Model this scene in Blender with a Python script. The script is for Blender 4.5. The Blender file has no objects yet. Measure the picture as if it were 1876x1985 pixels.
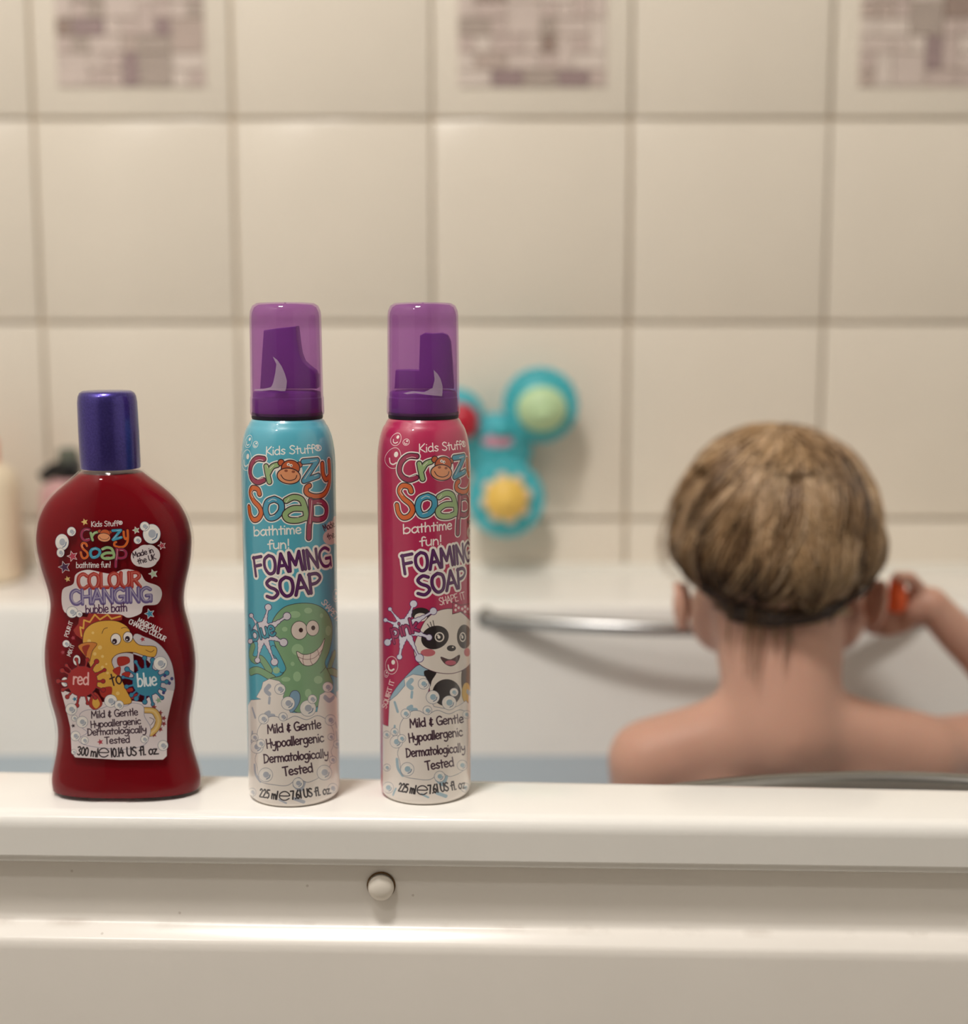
import bpy, bmesh, math, random
import numpy as np
from mathutils import Vector, Matrix

# ------------------------------------------------------------------ camera, world, lights, exposure
SC = bpy.context.scene
COL = SC.collection
random.seed(7)
RNG = np.random.default_rng(7)
RIM = 0.56                      # height of the bath rim
FPX, PITCH, CX, CY = 2750.0, math.radians(8.0), 938.0, 992.5
CAM = np.array((0.0, 0.0, RIM + 0.2618))
FWD = np.array((0.0, math.cos(PITCH), -math.sin(PITCH)))
UPV = np.array((0.0, math.sin(PITCH), math.cos(PITCH)))
RGT = np.array((1.0, 0.0, 0.0))
cam_data = bpy.data.cameras.new('camera')
cam = bpy.data.objects.new('camera', cam_data)
COL.objects.link(cam)
cam.location = CAM
cam.rotation_euler = (math.radians(90.0) - PITCH, 0, 0)
cam_data.sensor_width = 36.0
cam_data.sensor_fit = 'AUTO'
cam_data.lens = 36.0 * FPX / 1985.0
cam_data.clip_start = 0.02
cam_data.dof.use_dof = True
cam_data.dof.focus_distance = 0.735
cam_data.dof.aperture_fstop = 3.2
SC.camera = cam

world = bpy.data.worlds.new('world')
world.use_nodes = True
world.node_tree.nodes['Background'].inputs[0].default_value = (1.0, 0.9, 0.78, 1)
world.node_tree.nodes['Background'].inputs[1].default_value = 0.05
SC.world = world
SC.view_settings.view_transform = 'Standard'
SC.view_settings.look = 'None'
SC.view_settings.gamma = 1.0
SC.view_settings.use_curve_mapping = False
SC.view_settings.exposure = 0.0
SC.cycles.use_denoising = True
SC.cycles.max_bounces = 10
SC.cycles.transparent_max_bounces = 24
SC.cycles.caustics_reflective = False
SC.cycles.caustics_refractive = False

def lamp(name, loc, size, power, colour, rot=(0, 0, 0)):
    l = bpy.data.lights.new(name, 'AREA')
    l.shape = 'DISK'
    l.size = size
    l.energy = power
    l.color = colour
    o = bpy.data.objects.new(name, l)
    COL.objects.link(o)
    o.location = loc
    o.rotation_euler = rot
    return o

LAMP_A = (-0.32, 0.27, 2.255)
LAMP_B = (-0.70, -0.20, 2.075)
WARM = (1.0, 0.962, 0.918)
lamp('ceiling_lamp_light', LAMP_A, 0.27, 22.0, WARM)
lamp('wall_lamp_light', LAMP_B, 0.12, 4.0, WARM, (math.radians(35), math.radians(-35), 0))

# ------------------------------------------------------------------ measuring helpers
def ray(px, py):
    return FWD + (px - CX) / FPX * RGT - (py - CY) / FPX * UPV

def at_z(px, py, z):
    d = ray(px, py)
    return CAM + d * ((z - CAM[2]) / d[2])

def at_y(px, py, y):
    d = ray(px, py)
    return CAM + d * ((y - CAM[1]) / d[1])

# ------------------------------------------------------------------ materials
def lin(c):
    out = []
    for v in c[:3]:
        v = v / 255.0
        out.append(v / 12.92 if v <= 0.04045 else ((v + 0.055) / 1.055) ** 2.4)
    return tuple(out) + (1.0,)

def mat(name, rgb, rough=0.4, spec=0.5, metal=0.0, coat=0.0, sss=0.0, sss_rad=(1, .3, .2), sss_scale=0.01,
        var=0.06, vscale=40.0, bump=0.0, bscale=200.0, rvar=0.0):
    m = bpy.data.materials.new(name)
    m.use_nodes = True
    nt = m.node_tree
    b = nt.nodes['Principled BSDF']
    b.inputs['Roughness'].default_value = rough
    b.inputs['Specular IOR Level'].default_value = spec
    b.inputs['Metallic'].default_value = metal
    b.inputs['Coat Weight'].default_value = coat
    b.inputs['Coat Roughness'].default_value = 0.05
    if sss:
        b.inputs['Subsurface Weight'].default_value = sss
        b.inputs['Subsurface Radius'].default_value = sss_rad
        b.inputs['Subsurface Scale'].default_value = sss_scale
    tc = nt.nodes.new('ShaderNodeTexCoord')
    nz = nt.nodes.new('ShaderNodeTexNoise')
    nz.inputs['Scale'].default_value = vscale
    nz.inputs['Detail'].default_value = 5
    nt.links.new(tc.outputs['Object'], nz.inputs['Vector'])
    rp = nt.nodes.new('ShaderNodeValToRGB')
    c = lin(rgb)
    rp.color_ramp.elements[0].position = 0.3
    rp.color_ramp.elements[1].position = 0.7
    rp.color_ramp.elements[0].color = tuple(v * (1 - var) for v in c[:3]) + (1,)
    rp.color_ramp.elements[1].color = tuple(min(1, v * (1 + var)) for v in c[:3]) + (1,)
    nt.links.new(nz.outputs['Fac'], rp.inputs['Fac'])
    nt.links.new(rp.outputs['Color'], b.inputs['Base Color'])
    if bump:
        n2 = nt.nodes.new('ShaderNodeTexNoise')
        n2.inputs['Scale'].default_value = bscale
        n2.inputs['Detail'].default_value = 3
        nt.links.new(tc.outputs['Object'], n2.inputs['Vector'])
        bp = nt.nodes.new('ShaderNodeBump')
        bp.inputs['Strength'].default_value = bump
        bp.inputs['Distance'].default_value = 0.002
        nt.links.new(n2.outputs['Fac'], bp.inputs['Height'])
        nt.links.new(bp.outputs['Normal'], b.inputs['Normal'])
    return m

def clear_mat(name, tint, gloss=0.05, rough=0.03, ior=1.45, haze=0.0, haze_col=(1, 1, 1, 1)):
    """thin clear plastic or water: a tinted see-through surface with Fresnel gloss and an optional diffuse haze"""
    m = bpy.data.materials.new(name)
    m.use_nodes = True
    nt = m.node_tree
    for n in list(nt.nodes):
        if n.type == 'BSDF_PRINCIPLED':
            nt.nodes.remove(n)
    out = [n for n in nt.nodes if n.type == 'OUTPUT_MATERIAL'][0]
    tr = nt.nodes.new('ShaderNodeBsdfTransparent')
    tr.inputs['Color'].default_value = tint
    gl = nt.nodes.new('ShaderNodeBsdfGlossy')
    gl.inputs['Roughness'].default_value = rough
    fr = nt.nodes.new('ShaderNodeFresnel')
    fr.inputs['IOR'].default_value = ior
    cur = tr.outputs[0]
    if haze:
        df = nt.nodes.new('ShaderNodeBsdfDiffuse')
        df.inputs['Color'].default_value = haze_col
        mh = nt.nodes.new('ShaderNodeMixShader')
        mh.inputs[0].default_value = haze
        nt.links.new(cur, mh.inputs[1])
        nt.links.new(df.outputs[0], mh.inputs[2])
        cur = mh.outputs[0]
    mx = nt.nodes.new('ShaderNodeMixShader')
    ge = nt.nodes.new('ShaderNodeNewGeometry')        # only the outer face of a surface shines
    mu = nt.nodes.new('ShaderNodeMath'); mu.operation = 'SUBTRACT'; mu.use_clamp = True
    nt.links.new(fr.outputs[0], mu.inputs[0])
    nt.links.new(ge.outputs['Backfacing'], mu.inputs[1])
    nt.links.new(mu.outputs[0], mx.inputs[0])
    nt.links.new(cur, mx.inputs[1])
    nt.links.new(gl.outputs[0], mx.inputs[2])
    nt.links.new(mx.outputs[0], out.inputs['Surface'])
    return m

# ------------------------------------------------------------------ object helpers
def tag(o, label=None, cat=None, group=None, kind=None):
    if label: o['label'] = label
    if cat: o['category'] = cat
    if group: o['group'] = group
    if kind: o['kind'] = kind
    return o

def empty(name, loc=(0, 0, 0)):
    o = bpy.data.objects.new(name, None)
    o.empty_display_size = 0.02
    o.location = loc
    COL.objects.link(o)
    return o

def obj(name, bm, m, parent=None, loc=(0, 0, 0), sharp=38.0):
    bmesh.ops.recalc_face_normals(bm, faces=bm.faces)
    for f in bm.faces:
        f.smooth = True
    lim = math.radians(sharp)
    for e in bm.edges:
        if len(e.link_faces) == 2 and e.calc_face_angle(0) > lim:
            e.smooth = False
    me = bpy.data.meshes.new(name)
    bm.to_mesh(me)
    bm.free()
    return link_mesh(name, me, m, parent, loc)

def link_mesh(name, me, m, parent=None, loc=(0, 0, 0)):
    if m is not None:
        me.materials.clear()
        me.materials.append(m)
    o = bpy.data.objects.new(name, me)
    COL.objects.link(o)
    o.location = loc
    if parent is not None:
        o.parent = parent
    return o

def add_box(bm, lo, hi, bevel=0.0, seg=2):
    lo, hi = Vector(lo), Vector(hi)
    r = bmesh.ops.create_cube(bm, size=1.0)
    vs = r['verts']
    bmesh.ops.scale(bm, vec=hi - lo, verts=vs)
    bmesh.ops.translate(bm, vec=(lo + hi) / 2, verts=vs)
    if bevel:
        es = list({e for v in vs for e in v.link_edges})
        bmesh.ops.bevel(bm, geom=es, offset=bevel, segments=seg, profile=0.5, affect='EDGES')
    return bm

def box(lo, hi, bevel=0.0, seg=2):
    return add_box(bmesh.new(), lo, hi, bevel, seg)

def lathe(profile, n=64, uv_h=None, cap_ends=True, off=(0, 0, 0)):
    """profile: list of (radius, z); angle 0 faces the room (-Y)"""
    bm = bmesh.new()
    uv = bm.loops.layers.uv.new('UVMap') if uv_h else None
    rings = []
    for r, z in profile:
        rings.append([bm.verts.new((off[0] + r * math.sin(2 * math.pi * i / n - math.pi), off[1] - r * math.cos(2 * math.pi * i / n - math.pi), off[2] + z)) for i in range(n)])
    for a in range(len(rings) - 1):
        for i in range(n):
            j = (i + 1) % n
            f = bm.faces.new((rings[a][i], rings[a][j], rings[a + 1][j], rings[a + 1][i]))
            if uv:
                for lp, (k, zz) in zip(f.loops, ((i, profile[a][1]), (i + 1, profile[a][1]), (i + 1, profile[a + 1][1]), (i, profile[a + 1][1]))):
                    lp[uv].uv = (k / n, zz / uv_h)
    if cap_ends:
        for rg in (rings[0], rings[-1]):
            f = bm.faces.new(rg)
            if uv:
                for lp in f.loops:
                    lp[uv].uv = (0.5, 0.001 if rg is rings[0] else 0.999)
    return bm

def add_tube(bm, pts, rad, n=10, cap=True):
    pts = [Vector(p) for p in pts]
    rads = rad if isinstance(rad, (list, tuple)) else [rad] * len(pts)
    up = Vector((0, 0, 1))
    rings = []
    ref = None
    for i, p in enumerate(pts):
        t = (pts[min(i + 1, len(pts) - 1)] - pts[max(i - 1, 0)]).normalized()
        if ref is None:
            ref = t.orthogonal().normalized()
        ref = (ref - t * ref.dot(t))
        ref = ref.normalized() if ref.length > 1e-9 else t.orthogonal().normalized()
        b = t.cross(ref)
        rings.append([bm.verts.new(p + (ref * math.cos(2 * math.pi * k / n) + b * math.sin(2 * math.pi * k / n)) * rads[i]) for k in range(n)])
    for a in range(len(rings) - 1):
        for k in range(n):
            j = (k + 1) % n
            bm.faces.new((rings[a][k], rings[a][j], rings[a + 1][j], rings[a + 1][k]))
    if cap:
        bm.faces.new(rings[0])
        bm.faces.new(rings[-1])
    return bm

def add_ball(bm, c, r, sub=3):
    """r may be a number or three radii"""
    rr = r if isinstance(r, (tuple, list)) else (r, r, r)
    g = bmesh.ops.create_icosphere(bm, subdivisions=sub, radius=1.0)
    bmesh.ops.scale(bm, vec=rr, verts=g['verts'])
    bmesh.ops.translate(bm, vec=Vector(c), verts=g['verts'])
    return g['verts']

def add_limb(bm, pts, rads, sub=2):
    """a tapering limb as closely spaced balls, merged afterwards by the voxel remesh"""
    for i in range(len(pts) - 1):
        a, b = Vector(pts[i]), Vector(pts[i + 1])
        ra, rb = rads[i], rads[i + 1]
        n = max(2, int((b - a).length / (0.22 * min(ra, rb))) + 1)
        for k in range(n + 1):
            t = k / n
            add_ball(bm, a.lerp(b, t), ra + (rb - ra) * t, sub)

def remeshed(bm, voxel, smooth=8, factor=0.6):
    me = bpy.data.meshes.new('union')
    bm.to_mesh(me)
    bm.free()
    o = bpy.data.objects.new('union', me)
    COL.objects.link(o)
    r = o.modifiers.new('r', 'REMESH')
    r.mode = 'VOXEL'
    r.voxel_size = voxel
    if smooth:
        s = o.modifiers.new('s', 'SMOOTH')
        s.iterations = smooth
        s.factor = factor
    dg = bpy.context.evaluated_depsgraph_get()
    dg.update()
    out = bpy.data.meshes.new_from_object(o.evaluated_get(dg))
    bpy.data.objects.remove(o)
    bpy.data.meshes.remove(me)
    for p in out.polygons:
        p.use_smooth = True
    return out

def interp(tab, x):
    xs = [t[0] for t in tab]
    return float(np.interp(x, xs, [t[1] for t in tab]))

def crom(pts, closed=False, n=6):
    """smooth curve through points"""
    P = np.array(pts, float)
    if len(P) < 3 and not closed:
        return P
    m = len(P)
    out = []
    rng = range(m if closed else m - 1)
    for i in rng:
        if closed:
            p0, p1, p2, p3 = P[(i - 1) % m], P[i], P[(i + 1) % m], P[(i + 2) % m]
        else:
            p0, p1, p2, p3 = P[max(i - 1, 0)], P[i], P[i + 1], P[min(i + 2, m - 1)]
        for k in range(n):
            t = k / n
            out.append(0.5 * ((2 * p1) + (p2 - p0) * t + (2 * p0 - 5 * p1 + 4 * p2 - p3) * t * t + (3 * p1 - p0 - 3 * p2 + p3) * t ** 3))
    if not closed:
        out.append(P[-1])
    return np.array(out)

# ------------------------------------------------------------------ the room
M_TILE = mat('glazed_tile', (230, 220, 205), 0.22, 0.5, var=0.025, vscale=6, bump=0.05, bscale=25)
M_GROUT = mat('grout', (232, 215, 190), 0.8, 0.2, var=0.1)
M_WHITE = mat('white_enamel', (241, 238, 232), 0.16, 0.5, var=0.015, vscale=12, bump=0.03, bscale=30)
M_FRONT = mat('far_wall_paint', (122, 118, 112), 0.8, 0.2, var=0.05)
M_PLASTER = mat('plaster', (226, 223, 217), 0.8, 0.2, var=0.03)
M_FLOOR = mat('floor_tile', (168, 162, 154), 0.35, 0.4, var=0.08)
M_SILICONE = mat('silicone', (232, 228, 218), 0.35, 0.4, var=0.03)
M_CHROME = mat('chrome', (172, 171, 169), 0.27, 0.5, metal=1.0, var=0.02)

WALL_Y = 1.45
X0, X1, Y0, ZT = -0.82, 1.02, -1.05, 2.36
TUB0, TUB1 = -0.80, 1.00

wall = obj('wall_back', box((X0 - .1, WALL_Y, -0.1), (X1 + .1, WALL_Y + 0.1, ZT + .1)), M_GROUT)
tag(wall, kind='structure')
tag(obj('wall_left', box((X0 - .1, Y0, -0.1), (X0, WALL_Y, ZT + .1)), M_PLASTER), kind='structure')
tag(obj('wall_right', box((X1, Y0, -0.1), (X1 + .1, WALL_Y, ZT + .1)), M_PLASTER), kind='structure')
tag(obj('wall_front', box((X0 - .1, Y0 - .1, -0.1), (X1 + .1, Y0, ZT + .1)), M_FRONT), kind='structure')
tag(obj('ceiling', box((X0, Y0, ZT), (X1, WALL_Y, ZT + .1)), M_PLASTER), kind='structure')
tag(obj('floor', box((X0, Y0, -0.1), (X1, WALL_Y, 0.0)), M_FLOOR), kind='structure')

# wall tiles, each one a part of the wall
TP_X, TP_Z, GAP, TH = 0.197, 0.200, 0.0030, 0.008
GX, GZ = -0.0512, CAM[2] + 0.190          # a joint crossing measured on the wall
bm = box((-(TP_X - GAP) / 2, -TH, -(TP_Z - GAP) / 2), ((TP_X - GAP) / 2, 0.001, (TP_Z - GAP) / 2), 0.0016, 2)
tile_me = None
decor_tiles = []
for i in range(-4, 6):
    for k in range(-3, 7):
        xc, zc = GX + (i + .5) * TP_X, GZ + (k + .5) * TP_Z
        if xc - TP_X / 2 < X0 - 0.02 or xc + TP_X / 2 > X1 + 0.08:
            continue
        if tile_me is None:
            t = obj('tile', bm, M_TILE, wall)
            tile_me = t.data
        else:
            t = link_mesh('tile', tile_me, None, wall)
        t.location = (xc + random.uniform(-.0004, .0004), WALL_Y + random.uniform(-.0005, .0), zc)
        if k == 0 and i in (-2, 0, 2):
            decor_tiles.append(t)

# three decorated tiles carry an inset of little mosaic pieces (sub-parts of the tile)
M_MOS = [mat('mosaic_' + n, c, 0.25, 0.5, var=0.06) for n, c in
         (('pale', (216, 202, 192)), ('light', (207, 191, 182)), ('mauve', (198, 180, 172)), ('taupe', (188, 170, 160)),
          ('grey', (176, 161, 151)), ('plum', (158, 137, 136)), ('brown', (156, 136, 126)))]
mos_me = {}
S_IN = 0.146
for t in decor_tiles:
    n = 9
    used = np.zeros((n, n), bool)
    cell = S_IN / n
    for a in range(n):
        for b in range(n):
            if used[a, b]:
                continue
            w = 2 if (a + 1 < n and not used[a + 1, b] and random.random() < .33) else 1
            h = 2 if (b + 1 < n and not used[a, b + 1] and (w == 1 or not used[min(a + 1, n - 1), b + 1]) and random.random() < .33) else 1
            used[a:a + w, b:b + h] = True
            mi = random.choices(range(7), (3, 4, 5, 3, 3, 2, 1.6))[0]
            key = (w, h, mi)
            if key not in mos_me:
                pb = box((-(w * cell - .0012) / 2, -0.0022, -(h * cell - .0012) / 2), ((w * cell - .0012) / 2, 0.0004, (h * cell - .0012) / 2), 0.0004, 1)
                p = obj('mosaic_piece', pb, M_MOS[mi], t)
                mos_me[key] = p.data
            else:
                p = link_mesh('mosaic_piece', mos_me[key], None, t)
            p.location = (-S_IN / 2 + (a + w / 2) * cell, -TH, -S_IN / 2 + (b + h / 2) * cell + 0.003)

# ceiling lamp and wall lamp (outside the frame, the light of the room)
M_LAMP = bpy.data.materials.new('lamp_diffuser')
M_LAMP.use_nodes = True
bs = M_LAMP.node_tree.nodes['Principled BSDF']
bs.inputs['Base Color'].default_value = (0.9, 0.88, 0.84, 1)
bs.inputs['Emission Color'].default_value = (1, .88, .72, 1)
bs.inputs['Emission Strength'].default_value = 2.0
cl = empty('ceiling_lamp', (LAMP_A[0], LAMP_A[1], ZT))
tag(cl, 'round white ceiling lamp above the bath', 'lamp')
obj('housing', lathe([(0.02, 0), (0.135, -0.001), (0.14, -0.03), (0.13, -0.05), (0.122, -0.052)]), M_WHITE, cl)
obj('diffuser', lathe([(0.121, -0.05), (0.118, -0.075), (0.10, -0.094), (0.06, -0.099), (0.01, -0.1)]), M_LAMP, cl)
wl = empty('wall_lamp', (X0, LAMP_B[1], 2.13))
tag(wl, 'small round lamp on the left wall', 'lamp')
bmw = bmesh.new()
add_box(bmw, (0, -.03, -.05), (.015, .03, .05), .004)
add_tube(bmw, [(0.01, 0, 0.02), (0.05, 0, .03), (0.09, 0, .03)], 0.008)
obj('bracket', bmw, M_CHROME, wl)
obj('shade', lathe([(0.02, 0.03), (0.045, 0.02), (0.06, -0.02), (0.062, -0.045), (0.058, -0.045), (0.05, -.01)], 32, cap_ends=False, off=(.12, 0, 0)), M_WHITE, wl)

# ------------------------------------------------------------------ the bath
YF_L, YF_R = at_z(0, 1575, RIM), at_z(1876, 1597, RIM)
YB_L, YB_R = at_z(0, 1487, RIM), at_z(1876, 1523, RIM)
def line(pa, pb):
    return lambda x: pa[1] + (pb[1] - pa[1]) * (x - pa[0]) / (pb[0] - pa[0])
y_front, y_back = line(YF_L, YF_R), line(YB_L, YB_R)
Z_LIP = RIM - 0.0262
FAR_IN = 1.262

def rring(xa, xb, yn, yf, r, z, nc=10, ns=16):
    """rounded rectangle, near side following yn(x)"""
    y0 = yn((xa + xb) / 2)
    pts = []
    def side(p, q, n):
        for i in range(n):
            t = i / n
            pts.append((p[0] + (q[0] - p[0]) * t, p[1] + (q[1] - p[1]) * t))
    def arc(cx, cy, a0):
        for i in range(nc):
            a = a0 + math.pi / 2 * i / nc
            pts.append((cx + r * math.cos(a), cy + r * math.sin(a)))
    side((xa + r, y0), (xb - r, y0), ns * 3)
    arc(xb - r, y0 + r, -math.pi / 2)
    side((xb, y0 + r), (xb, yf - r), ns)
    arc(xb - r, yf - r, 0)
    side((xb - r, yf), (xa + r, yf), ns * 3)
    arc(xa + r, yf - r, math.pi / 2)
    side((xa, yf - r), (xa, y0 + r), ns)
    arc(xa + r, y0 + r, math.pi)
    out = []
    for x, y in pts:
        t = (y - y0) / (yf - y0)
        n = yn(x)
        out.append((x, n + t * (yf - n), z))
    return out

bath = empty('bathtub', ((TUB0 + TUB1) / 2, 1.0, 0.0))
tag(bath, 'white enamel bathtub under the tiled wall, partly filled with water', 'bathtub')
BL = Vector(bath.location)
rings = []
def outer(inset, z, r=0.03):
    rings.append(rring(TUB0 + inset, TUB1 - inset, lambda x: y_front(x) + inset, WALL_Y - TH - 0.001 - inset, r, z))
IX0, IX1 = TUB0 + 0.10, TUB1 - 0.10
def inner(sh, z, r):
    rings.append(rring(IX0 + sh * 1.3, IX1 - sh * 1.3, lambda x: y_back(x) + sh, FAR_IN - sh, r, z))
outer(0.010, Z_LIP + .012, .025); outer(0.007, Z_LIP - .0012, .025); outer(0.003, Z_LIP - .0018, .028); outer(0.0012, Z_LIP - .0008); outer(0.0012, Z_LIP + .0012); outer(0.0, Z_LIP + 0.002); outer(0.0, Z_LIP + 0.0032); outer(0.0, RIM - 0.0088); outer(0.0, RIM - 0.0080)
outer(0.0002, RIM - 0.0060); outer(0.0010, RIM - 0.0036); outer(0.0026, RIM - 0.0016); outer(0.0048, RIM - 0.0005); outer(0.0075, RIM - .0001, .03); outer(0.0085, RIM, .03)
n_rim = len(rings)
inner(-0.012, RIM, .16); inner(-0.006, RIM - .0008, .15); inner(-0.001, RIM - 0.004, .15); inner(0.002, RIM - 0.011, .15)
inner(0.008, RIM - 0.05, .16); inner(0.020, RIM - 0.13, .17); inner(0.040, RIM - .22, .18); inner(0.062, RIM - .29, .18)
inner(0.085, RIM - .33, .17); inner(0.115, RIM - .352, .16); inner(0.150, RIM - .36, .13)
def loft(rs, cap=False):
    b = bmesh.new()
    vr = [[b.verts.new(Vector(p) - BL) for p in r] for r in rs]
    m = len(vr[0])
    for a in range(len(vr) - 1):
        for i in range(m):
            j = (i + 1) % m
            b.faces.new((vr[a][i], vr[a][j], vr[a + 1][j], vr[a + 1][i]))
    if cap:
        b.faces.new(vr[-1])
    return b
obj('rim', loft(rings[:n_rim + 3]), M_WHITE, bath, sharp=60)
obj('basin', loft(rings[n_rim + 2:], True), M_WHITE, bath, sharp=60)

# grip handles inside both long sides, bowed away from the wall of the bath
def grip(side):
    xa, xb, zz = (0.002, 0.395, RIM - 0.0125) if side > 0 else (0.085, 0.40, RIM - 0.0140)
    pts = []
    for i in range(25):
        t = i / 24
        x = xa + (xb - xa) * t
        bow = 0.046 * math.sin(math.pi * t) ** 0.8
        y = FAR_IN - 0.001 - bow if side > 0 else y_back(x) + 0.001 + bow
        pts.append(Vector((x, y, zz)) - BL)
    h = obj('grip_handle', add_tube(bmesh.new(), pts, 0.0062, 12), M_CHROME, bath)
    for p in (pts[0], pts[-1]):
        d = Vector((0, -0.004 * side, 0))
        obj('mounting_plate', add_tube(bmesh.new(), [p - d * 1.5, p - d * .5, p + d], [0.0095, 0.0095, 0.0080], 20), M_CHROME, h)
    return h
grip(1)
grip(-1)

# water
M_WATER = clear_mat('bath_water', (0.78, 0.87, 0.94, 1), ior=1.33, rough=0.02, haze=0.30, haze_col=lin((176, 190, 206)))
WATER_Z = RIM - 0.135
sh = 0.0208
wr = rring(IX0 + sh * 1.3, IX1 - sh * 1.3, lambda x: y_back(x) + sh, FAR_IN - sh, .174, WATER_Z)
b = bmesh.new()
cv = b.verts.new((0.1, 1.0, WATER_Z))
vr = [b.verts.new(p) for p in wr]
for i in range(len(vr)):
    b.faces.new((cv, vr[i], vr[(i + 1) % len(vr)]))
wo = obj('water', b, M_WATER)
tag(wo, 'pale bluish bath water lying inside the white bathtub', 'water', kind='stuff')

# silicone bead between bath and wall
tag(obj('trim_1', add_tube(bmesh.new(), [(X0, WALL_Y - TH - .001, RIM + .001), (X1, WALL_Y - TH - .001, RIM + .001)], 0.005, 10), M_SILICONE), kind='structure')

# bath panel under the rim: recessed band, sloping ledge, flat front
M_PANEL = mat('panel_acrylic', (241, 235, 227), 0.22, 0.5, var=0.02, vscale=10, bump=0.04, bscale=22)
nt = M_PANEL.node_tree                       # grime gathered along the ledge and a few scattered specks
bs = nt.nodes['Principled BSDF']
src = bs.inputs['Base Color'].links[0].from_socket
tc = [n for n in nt.nodes if n.type == 'TEX_COORD'][0]
sep = nt.nodes.new('ShaderNodeSeparateXYZ')
nt.links.new(tc.outputs['Object'], sep.inputs[0])
def mth(op, a, b=None):
    n = nt.nodes.new('ShaderNodeMath')
    n.operation = op
    for k, v in enumerate((a, b)):
        if v is None: continue
        if isinstance(v, (int, float)): n.inputs[k].default_value = v
        else: nt.links.new(v, n.inputs[k])
    return n.outputs[0]
Z_BAND_T, Z_BAND_B = RIM - 0.0645, RIM - 0.0700
zd = mth('ABSOLUTE', mth('SUBTRACT', sep.outputs[2], Z_BAND_T + 0.0012))
near = mth('SUBTRACT', 1.0, mth('MINIMUM', mth('MULTIPLY', zd, 420.0), 1.0))
nz = nt.nodes.new('ShaderNodeTexNoise'); nz.inputs['Scale'].default_value = 34; nz.inputs['Detail'].default_value = 8
nt.links.new(tc.outputs['Object'], nz.inputs['Vector'])
grime = mth('MULTIPLY', near, mth('MULTIPLY', mth('MAXIMUM', mth('SUBTRACT', nz.outputs['Fac'], 0.5), 0.0), 1.5))
vz = nt.nodes.new('ShaderNodeTexVoronoi'); vz.inputs['Scale'].default_value = 38
nt.links.new(tc.outputs['Object'], vz.inputs['Vector'])
spk = mth('MULTIPLY', mth('LESS_THAN', vz.outputs['Distance'], 0.03), 0.3)
mix = nt.nodes.new('ShaderNodeMixRGB')
nt.links.new(mth('MINIMUM', mth('ADD', grime, spk), 0.8), mix.inputs[0])
nt.links.new(src, mix.inputs[1])
mix.inputs[2].default_value = lin((128, 100, 70))
nt.links.new(mix.outputs[0], bs.inputs['Base Color'])

panel = empty('bath_panel', (0, 0.72, 0))
tag(panel, 'white acrylic bath panel with a stepped ledge below the bathtub rim', 'panel')
REC = 0.0085
prof = [(REC, RIM - .012), (REC, Z_BAND_T + .006), (REC - .0006, Z_BAND_T + .0024), (REC - .0025, Z_BAND_T + .0004), (REC - 0.006, Z_BAND_T - .001),
        (0.0015, Z_BAND_B + .0030), (-0.0012, Z_BAND_B + .0016), (-.0026, Z_BAND_B - .001), (-0.0030, Z_BAND_B - .005), (-0.003, 0.02), (0.001, 0.001), (REC + .012, 0.001), (REC + .012, RIM - .012)]
b = bmesh.new()
xs = np.linspace(TUB0 + .005, TUB1 - .005, 30)
vr = [[b.verts.new((x, y_front(x) + dy - .72, z)) for dy, z in prof] for x in xs]
for a in range(len(vr) - 1):
    for i in range(len(prof)):
        j = (i + 1) % len(prof)
        b.faces.new((vr[a][i], vr[a][j], vr[a + 1][j], vr[a + 1][i]))
b.faces.new(vr[0]); b.faces.new(vr[-1])
obj('board', b, M_PANEL, panel, sharp=50)
pc = at_y(738, 1722, 0.722)
ycap = y_front(pc[0]) + REC
pc = at_y(738, 1722, ycap - .003)
rot = Matrix.Rotation(math.radians(90), 4, 'X')
b = lathe([(0.0066, 0), (0.0070, .001), (0.0069, .0030), (0.0060, .0046), (0.004, .0056), (0.0015, .006)], 32)
bmesh.ops.transform(b, matrix=rot, verts=b.verts)
M_CAPW = mat('cap_plastic', (232, 224, 212), 0.3, 0.5, var=0.03)
fc = obj('fixing_cap', b, M_CAPW, panel, (pc[0], ycap - .72, pc[2]))
tag(fc, label='round white screw cap')
b = lathe([(0.0070, 0), (0.0077, .0003), (0.0076, .0009), (0.0070, .0012)], 32, cap_ends=False)
bmesh.ops.transform(b, matrix=rot, verts=b.verts)
M_DIRT = mat('brown_grime', (104, 78, 48), 0.8, 0.2, var=0.4, vscale=300)
obj('grime_ring', b, M_DIRT, fc, (0, -.0002, .0006))

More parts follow.
